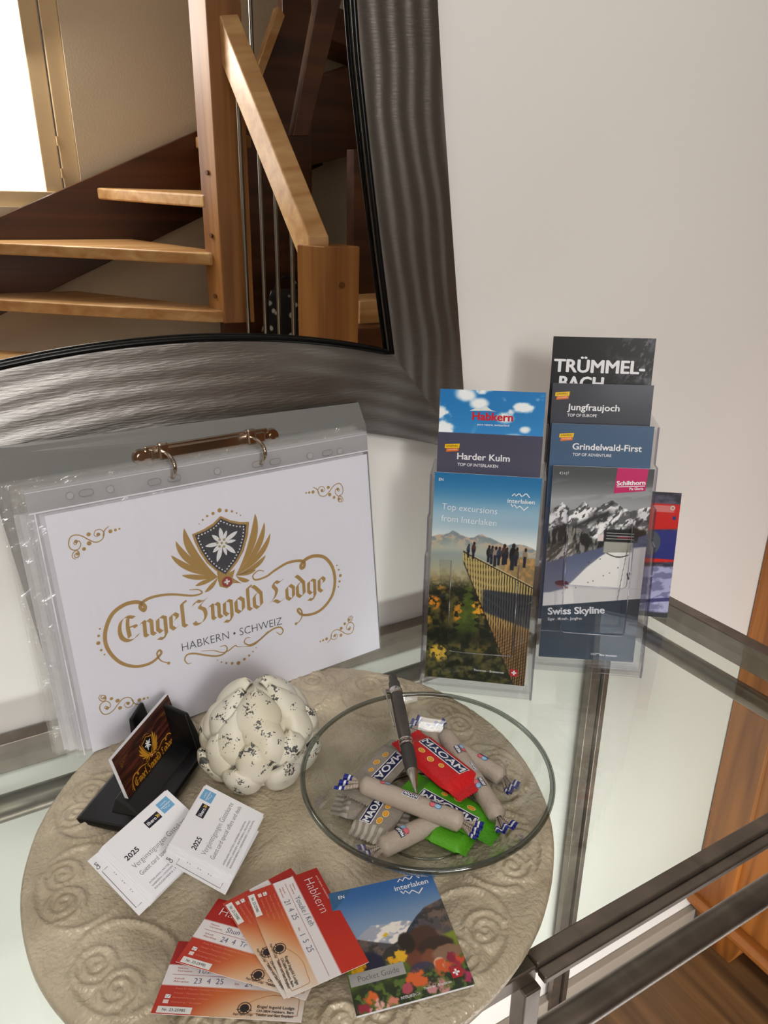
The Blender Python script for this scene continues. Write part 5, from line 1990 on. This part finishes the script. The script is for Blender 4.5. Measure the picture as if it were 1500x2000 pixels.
pillow_candy('red flat chew with a navy name label on top of the pile', (792, 1440), (925, 1548), zb_ + 0.021, zb_ + 0.023, 0.032, RED, th=0.011)
stick_candy('beige twisted chew in front with a navy name label and two blue tails', (705, 1530), (905, 1608), zb_ + 0.019, zb_ + 0.018, roll=0, ends=(1, 1), end_yaw=(30, -15), marks=[('end', -23, 4, 20, .9), ('name', 0, 0, 0, .95), ('dot', 1.5, 7, 0, 1), ('end', 20, 1, 0, 1.0)])

# the pen
pa, pb = at(813, 1548, BZ + 0.034), at(767, 1322, BZ + 0.0535)
mm, LP = axis_frame(pa, pb, 0)
mm.translation = pa
pen = thing('ballpoint_pen', 'dark ballpoint pen with chrome tip resting on the candies and bowl rim', 'pen', mm)
M['pen_chrome'] = plain('pen_chrome', (0.78, 0.76, 0.74), 0.15, 1.0)
M['pen_grey'] = plain('pen_lacquer', hexc('4a4542'), 0.38, 0.2, var=0.25, vscale=60)
M['pen_grip'] = plain('pen_grip', hexc('3a3634'), 0.6)


def tube_x(pts, n=28):
    return MB().tube([(x, 0, 0) for x, r in pts], [r for x, r in pts], n)


tube_x([(0, .0007), (.004, .0012), (.005, .0019), (.018, .0040), (.0195, .0042)]).build('tip', M['pen_chrome'], pen, smooth_='auto')
tube_x([(.0195, .0044), (.028, .0054), (.040, .0053), (.042, .0050)]).build('grip', M['pen_grip'], pen, smooth_='auto')
for x in (.0425, .0465):
    tube_x([(x, .0048), (x + .0006, .0057), (x + .0018, .0057), (x + .0024, .0048)]).build('ring', M['pen_chrome'], pen, smooth_='auto')
tube_x([(.049, .0048), (.055, .0053), (.08, .0054), (LP - .022, .0052)]).build('barrel', M['pen_grey'], pen, smooth_='auto')
tube_x([(LP - .022, .0053), (LP - .021, .0057), (LP - .017, .0057), (LP - .016, .0053)]).build('collar', M['pen_chrome'], pen, smooth_='auto')
tube_x([(LP - .016, .0050), (LP - .008, .0048), (LP - .0075, .0038), (LP, .0036), (LP + .0008, .0028)]).build('push_button', M['pen_grey'], pen, smooth_='auto')
cl = MB()
cl.loft([(LP - .019, .0050, -.0014), (LP - .019, .0095, -.0014), (LP - .019, .0095, .0014), (LP - .019, .0050, .0014)], [(LP - .015, .0050, -.0014), (LP - .015, .0095, -.0014), (LP - .015, .0095, .0014), (LP - .015, .0050, .0014)])
cl.loft([(LP - .056, .0062, -.001), (LP - .056, .0072, -.001), (LP - .056, .0072, .001), (LP - .056, .0062, .001)], [(LP - .016, .0085, -.0018), (LP - .016, .0097, -.0018), (LP - .016, .0097, .0018), (LP - .016, .0085, .0018)])
cl.build('clip', M['pen_chrome'], pen, bevel=0.0004)

# ================================================================== cards on the plate
TOPZ = PLATE_IN + 0.0016
# the black stand with the lodge's business cards
HE, HF = Vector((math.cos(R(48)), math.sin(R(48)), 0)), Vector((math.sin(R(48)), -math.cos(R(48)), 0))
HO = Vector((-0.0085, 0.4715, TOPZ + 0.0038))
hold = thing('card_stand', 'black plastic card stand lying on the plate behind the guest cards', 'card stand', Matrix((HE, -HF, Vector((0, 0, 1)))).transposed().to_4x4())
hm = Matrix((HE, -HF, Vector((0, 0, 1)))).transposed().to_4x4()
hm.translation = HO
hold.matrix_world = hm
WM[hold.name] = hm.copy()
M['black_plastic'] = plain('black_plastic', (0.035, 0.035, 0.04), 0.28)
LS, DS = 0.100, 0.062


def hp(x, d, z):
    return (x, -d, z)


hb = MB()
hb.loft([hp(0, 0, 0), hp(LS, 0, 0), hp(LS, DS, 0), hp(0, DS, 0)], [hp(0, 0.0006, 0.006), hp(LS, 0.0006, 0.006), hp(LS, DS, 0.006), hp(0, DS, 0.006)])
hb.build('base', M['black_plastic'], hold, bevel=0.003, seg=3)
hb = MB()
hb.loft([hp(0.078, 0.0015, 0.006), hp(LS - 0.001, 0.0015, 0.006), hp(LS - 0.001, 0.0125, 0.006), hp(0.078, 0.0125, 0.006)],
        [hp(0.080, 0.0008, 0.036), hp(LS - 0.001, 0.0008, 0.040), hp(LS - 0.001, 0.0040, 0.040), hp(0.080, 0.0040, 0.036)])
hb.build('back_rest', M['black_plastic'], hold, bevel=0.001)
hb = MB()
hb.loft([hp(0.012, 0.0235, 0.006), hp(LS - 0.001, 0.0235, 0.006), hp(LS - 0.001, 0.050, 0.006), hp(0.012, 0.050, 0.006)],
        [hp(0.020, 0.0225, 0.0115), hp(LS - 0.006, 0.0225, 0.0115), hp(LS - 0.006, 0.034, 0.0105), hp(0.020, 0.034, 0.0105)])
hb.build('front_rest', M['black_plastic'], hold, bevel=0.001)
hb = MB()
hb.loft([hp(LS - 0.010, 0.0205, 0.006), hp(LS, 0.0205, 0.006), hp(LS, 0.056, 0.006), hp(LS - 0.010, 0.056, 0.006)],
        [hp(LS - 0.004, 0.0185, 0.044), hp(LS, 0.0185, 0.044), hp(LS, 0.045, 0.036), hp(LS - 0.004, 0.045, 0.036)])
hb.build('end_panel', M['black_plastic'], hold, bevel=0.0012)


def paint_dark_wood(u, t):
    n = Noise(81)
    g = n.fbm(u * 5 + 3, t * 60, 4)
    img = mixc(hexc('2a130d'), hexc('5a2c20'), smooth(.35, .68, g))
    img = img * (1 - 0.55 * smooth(.04, .0, np.abs((t * 6) % 1 - .5))[..., None])
    return img


CT = 14.0
BW, BHGT = 83.0, 55.0
tlc = Vector((0.0246, 0.4728, 0.0640))
me_ = Vector((math.cos(R(48)), math.sin(R(48)), 0))
upv = Vector((0, 0, 1)) * math.cos(R(CT)) + Vector((-math.sin(R(48)), math.cos(R(48)), 0)) * math.sin(R(CT))
ncard = me_.cross(upv)
GOLD2 = hexc('c98f2a')
for k in range(6):
    oc = tlc - upv * (BHGT / 1000) - ncard * (0.00052 * k) + upv * (0.0002 * (k % 2))
    P = Print()
    P.sheet(BW, BHGT, 0.00045, (0.88, 0.85, 0.82))
    if k == 0:
        P.raster(BW, BHGT, 0.7, paint_dark_wood)
        s_ = BW / 302.0
        P.X = np.array([[s_ * 1.02, 0, -1.5], [0, s_ * 1.02, -6.0], [0, 0, 1]])
        Print.STEP = 3e-5
        crest(P, GOLD2, (0.05, 0.04, 0.05), small=True, lift=2)
        lodge_lettering(P, GOLD2, (0.8, 0.6, 0.4), place=False, L=2)
        for ff in (zc, mirror_mm(zc, False, True, *tl), mirror_mm(zc, True, True, *tr)):
            corner_scroll(P, ff, hexc('8a5a2a'), 2)
        Print.STEP = 5e-5
        P.X = np.eye(3)
    o = P.build('business_card', M['gloss'] if k == 0 else M['white_paper'])
    o.matrix_world = frame(oc, me_, upv)
    set_props(o, 'dark wood-look business card with a gold crest, front card in the black stand' if k == 0 else 'business card in the black stand, behind the front one with the crest', 'business card', 'business cards in the black stand' if k else None)


def guest_card(front, mat, label, group, strip=False, w=56.6, h=49.0):
    P = Print()
    P.sheet(w, h, 0.00035, (0.93, 0.93, 0.945))
    if front:
        P.text('2025', 3.6, 31.0, 3.6, INK, 2, 0.02, 10.5)
        P.text('Verg\u00fcnstigungen G\u00e4stekarte', 3.6, 23.4, 3.9, INK, 2, -0.015, 48.5)
        P.text('Guest card special offers und deals', 3.6, 17.0, 3.3, (.25, .25, .28), 2, -0.01, 49.0)
        for i, tx in enumerate(('INTERLAKEN | MATTEN | UNTERSEEN | WILDERSWIL', 'HABKERN | LEISSIGEN | BEATENBERG | IFELDWALD', 'RINGGENBERG | NIEDERRIED | GOLDSWIL')):
            P.text(tx, 3.6, 9.2 - 2.6 * i, 1.25, (.35, .35, .38), 2, 0.0, (40, 42, 44)[i])
        P.rect(28.5, 37.6, 40.5, 43.6, hexc('151b2e'), 2)
        P.text('libero', 29.4, 39.3, 2.7, WHITE, 3, 0.014, 7.6)
        P.poly([(37.4, 39.3), (38.4, 39.3), (39.2, 40.6), (38.4, 41.9), (37.4, 41.9), (38.2, 40.6)], hexc('d8b44a'), 3)
        P.poly([(38.9, 39.3), (39.5, 39.3), (40.2, 40.6), (39.5, 41.9), (38.9, 41.9), (39.6, 40.6)], hexc('d8b44a'), 3)
        P.rect(43.0, 38.2, 53.0, 47.6, hexc('6fa9d2'), 2)
        lake_logo(P, 43.8, 42.2, 8.4, WHITE, 3)
    if strip:
        P.text('Cart', 3.2, 41.0, 2.4, INK, 2, 0.014, 5.2, 90)
        P.ribbon([(6.5, 38.5), (2.0, 38.5), (2.0, 5.0), (6.5, 5.0)], 0.35, (.3, .3, .34), 2)
        for y in (30, 22, 14):
            P.text('\u2022 i', 7.5, y, 1.2, (.3, .3, .34), 2, 0.01, 2.6, 90)
    o = P.build('guest_card', M['paper'])
    o.matrix_world = mat
    set_props(o, label, 'card', group)
    return o


def card_stack(o, yaw, tilt, roll, n, slip, lab_top, lab_low, lab_mid, group, wh):
    m0 = yaw_tilt(o, yaw, tilt, roll)
    for k in range(n):
        last = k == n - 1
        sx = slip * (k / (n - 1)) ** 1.3 + (0.0068 if last else 0)
        mm = m0 @ Matrix.Translation((-sx, 0.0004 * math.sin(3 * k), -0.00055 * k)) @ Matrix.Rotation(R(0.9 * math.sin(2.1 * k) + (-2.0 if last else 0)), 4, 'Z')
        guest_card(k == 0, mm, lab_top if k == 0 else (lab_low if last else lab_mid), group if 0 < k < n - 1 else None, strip=last, w=wh[0], h=wh[1])


card_stack((0.0308, 0.3708, 0.026), 24.1, 66.0, 6.45, 8, 0.0062, 'topmost white guest card of the stack leaning on the black stand',
           'lowest white guest card of the stack leaning on the black stand, framed strip showing', 'white guest card inside the stack leaning on the black stand', 'guest cards inside the stack at the black stand', (57.0, 50.5))
card_stack((0.0806, 0.3612, 0.0275), 52.1, 66.0, -2.45, 7, 0.0058, 'topmost white guest card of the stack nearer the artichoke',
           'lowest white guest card of the stack nearer the artichoke, framed strip showing', 'white guest card inside the stack nearer the artichoke', 'guest cards inside the stack near the artichoke', (56.6, 48.6))


def paint_tax_card(u, t):
    img = mixc(hexc('a51a12'), hexc('c2301c'), smooth(0, 1, u))
    img = over(img, (.90, .88, .88), smooth(.345, .35, t) * smooth(.635, .63, t))
    lowc = mixc(hexc('b8331f'), hexc('c9662f'), smooth(.1, .45, u))
    lowc = mixc(lowc, hexc('dcb48e'), smooth(.35, .68, u * .8 + (t - .63) * .7))
    lowc = mixc(lowc, hexc('e6ddd4'), smooth(.55, .95, u * .75 + (t - .63) * .7))
    img = over(img, lowc, smooth(.63, .635, t))
    right = mixc(hexc('c2301c'), hexc('d8c0b0'), smooth(.9, 1.1, u))
    return img


HAND = (.20, .22, .42)


def squiggle(P, x, y, w, h, seed, layer=4):
    rr_ = random.Random(seed)
    pts = []
    n = int(w / 1.5)
    for i in range(n + 1):
        pts.append((x + w * i / n + rr_.uniform(-.3, .3), y + h * (rr_.uniform(.0, .35) if i % 2 else rr_.uniform(.65, 1.0))))
    P.ribbon(catmull(pts, 4), 0.3, HAND, layer)


def tax_card(corner, ex, uy, label, name, d1, d2, z=0):
    P = Print()
    w, h = 84, 50
    P.sheet(w, h, 0.0003, (0.92, 0.9, 0.9))
    P.raster(w, h, 1.0, paint_tax_card)
    P.text('Habkern', 7, 38.0, 6.4, WHITE, 2, -0.02, 31)
    P.text('pure nature, switzerland', 7, 46.6, 1.3, (.95, .8, .75), 2, 0.0, 22)
    for i, y in enumerate((28.2, 21.0)):
        P.text(('Name', 'Ankunft')[i], 6, y + 1.6, 1.2, hexc('b05a50'), 2, 0, 6)
        P.text(('Vorname', 'Abreise')[i], 6, y - 0.4, 1.2, hexc('b05a50'), 2, 0, 9)
    P.rect(4, 25.6, 82, 25.95, hexc('b8808a'), 2)
    P.text(name, 18, 27.3, 3.8, HAND, 3, -0.01, None, 2, 0.9)
    P.text(d1, 18, 20.2, 3.8, HAND, 3, -0.01, None, 2, 0.9)
    P.text(d2, 48, 20.2, 3.8, HAND, 3, -0.01, None, 2, 0.9)
    P.text('bis', 42, 21.0, 1.3, hexc('b05a50'), 3, 0, 2.4)
    for i in range(4):
        P.text(('Preis Fr. Nacht / Kategorie Erwachsene', 'Hotel / Pension Zimmer', 'Ferienwohnung / Chalet', 'Camping / Gruppe')[i], 9, 16.0 - 2.9 * i, 1.05, hexc('e08a70'), 2, 0, (33, 22, 20, 17)[i])
    P.rect(4.5, 10.0, 7.6, 12.4, WHITE, 2)
    P.ribbon([(4.9, 11.5), (5.8, 10.4), (7.4, 12.3)], .3, INK, 3)
    P.rect(4.3, 6.6, 7.4, 9.0, (.9, .82, .8), 2)
    P.rect(2.6, 0.6, 22, 4.8, (.90, .89, .88), 2)
    P.text('Nr. 23-25985', 5.5, 1.9, 1.7, (.25, .25, .26), 3, 0.012, 13)
    P.ribbon(catmull([(50, 8), (58, 13), (66, 15.5), (74, 15), (80, 14.5), (81, 12), (81, 5), (79, 3.2), (60, 3.2), (48, 3.4)], 5), .4, hexc('c08a58'), 2)
    # the lodge's rubber stamp
    P.disc(51, 6.3, 2.6, (.16, .12, .13), 4, 14)
    P.ring(51, 6.3, 3.4, 3.9, (.3, .22, .2), 4, 18)
    for i in range(5):
        a = R(200 + 35 * i)
        P.ribbon([(51 + 2.4 * math.cos(a), 6.3 + 2.4 * math.sin(a)), (51 + 4.6 * math.cos(a), 6.3 + 3.6 * math.sin(a))], .5, (.25, .18, .17), 4)
    P.text('Engel Ingold Lodge', 45.5, 1.9, 1.3, (.2, .15, .15), 4, 0.01, 11)
    P.text('Engel Ingold Lodge', 58, 7.0, 1.75, (.17, .14, .15), 4, 0.014, 21)
    P.text('CH-3804 Habkern, Bern', 58, 4.4, 1.55, (.17, .14, .15), 4, 0.02, 21)
    P.text('Telefon und Gast Empfang', 58, 2.0, 1.55, (.17, .14, .15), 4, 0.02, 21)
    o = P.build('visitor_card', M['paper'])
    o.matrix_world = frame(corner, ex, uy)
    set_props(o, label, 'card', None)
    return o


def flat_card(bl, br, tl_, z0, z1_, z2, *a):
    """bottom left, bottom right, top left corners as seen, with their heights on the fan"""
    A, B, C_ = at(bl[0], bl[1], z0), at(br[0], br[1], z1_), at(tl_[0], tl_[1], z2)
    ex = (B - A).normalized()
    uy = (C_ - A) - ex * (C_ - A).dot(ex)
    return tax_card(A, ex, uy.normalized(), *a)


flat_card((294, 1979), (582, 1996), (342, 1844.5), 0.0275, 0.0245, 0.0200, 'lowest red visitor card of the fan, nearest the plate rim', 'Toshi Yam', '23  4  25', '24 4 25')
flat_card((343, 1878), (594, 1952.6), (425, 1758), 0.0262, 0.0285, 0.0212, 'red visitor card second from the bottom of the fan', 'Shun Tr', '24  4  Tr', '25 4 25')
flat_card((435.5, 1764), (545, 1936), (570, 1699), 0.0238, 0.0312, 0.0222, 'red visitor card just under the topmost one of the fan', 'Kenji M', '22  4  25', '24 4 25')
flat_card((480, 1745.6), (559, 1941.6), (620, 1694.4), 0.0250, 0.0335, 0.0232, 'topmost red visitor card of the fan, its edge under the pocket guide', 'Yosuke / Keh', '21  4  25', '1  5  25')

# the small town guide
gA, gB, gD = at(696, 1985, 0.0275), at(928, 1922, 0.0270), at(649, 1744, 0.0275)
gx = (gB - gA).normalized()
gu = (gD - gA) - gx * (gD - gA).dot(gx)
GWID, GHT = 1000 * (gB - gA).length, 1000 * gu.length
gt = thing('pocket_guide', 'small pocket guide with a mountain meadow cover lying on the plate rim', 'booklet', frame(gA, gx, gu))
P = Print()
P.sheet(GWID, GHT, 0.0003, (0.85, 0.86, 0.86))
P.raster(GWID, GHT, 0.4, paint_guide)
s_ = GWID / 100
P.poly([(0, GHT), (23 * s_, GHT), (4 * s_, GHT - 17 * s_), (0, GHT - 19 * s_)], hexc('2f5c86'), 1)
P.text('EN', 8 * s_, GHT - 8.5 * s_, 3.4 * s_, WHITE, 3, .01)
lake_logo(P, 61 * s_, GHT - 13.5 * s_, 33 * s_, WHITE, 3, 1)
P.rect(1.0 * s_, 23 * s_, 48 * s_, 34 * s_, (.62, .62, .61), 2)
P.text('Pocket Guide', 8 * s_, 26 * s_, 5.0 * s_, (.33, .33, .36), 3, -0.01, 35 * s_)
swiss_flag(P, 84 * s_, 9 * s_, 9 * s_, 3)
P.text('Thunersee - Brienzersee', 58 * s_, 6.0 * s_, 2.4 * s_, WHITE, 3, 0.0, 24 * s_)
P.text('INTERLAKEN.CH', 38 * s_, 3.2 * s_, 2.4 * s_, WHITE, 3, 0.0, 16 * s_)
P.build('cover', M['gloss'], gt)
MB().box(0.0004, GWID / 1000 - 0.0004, 0.0004, GHT / 1000 - 0.0004, -0.0022, -0.00035).build('pages', M['white_paper'], gt)
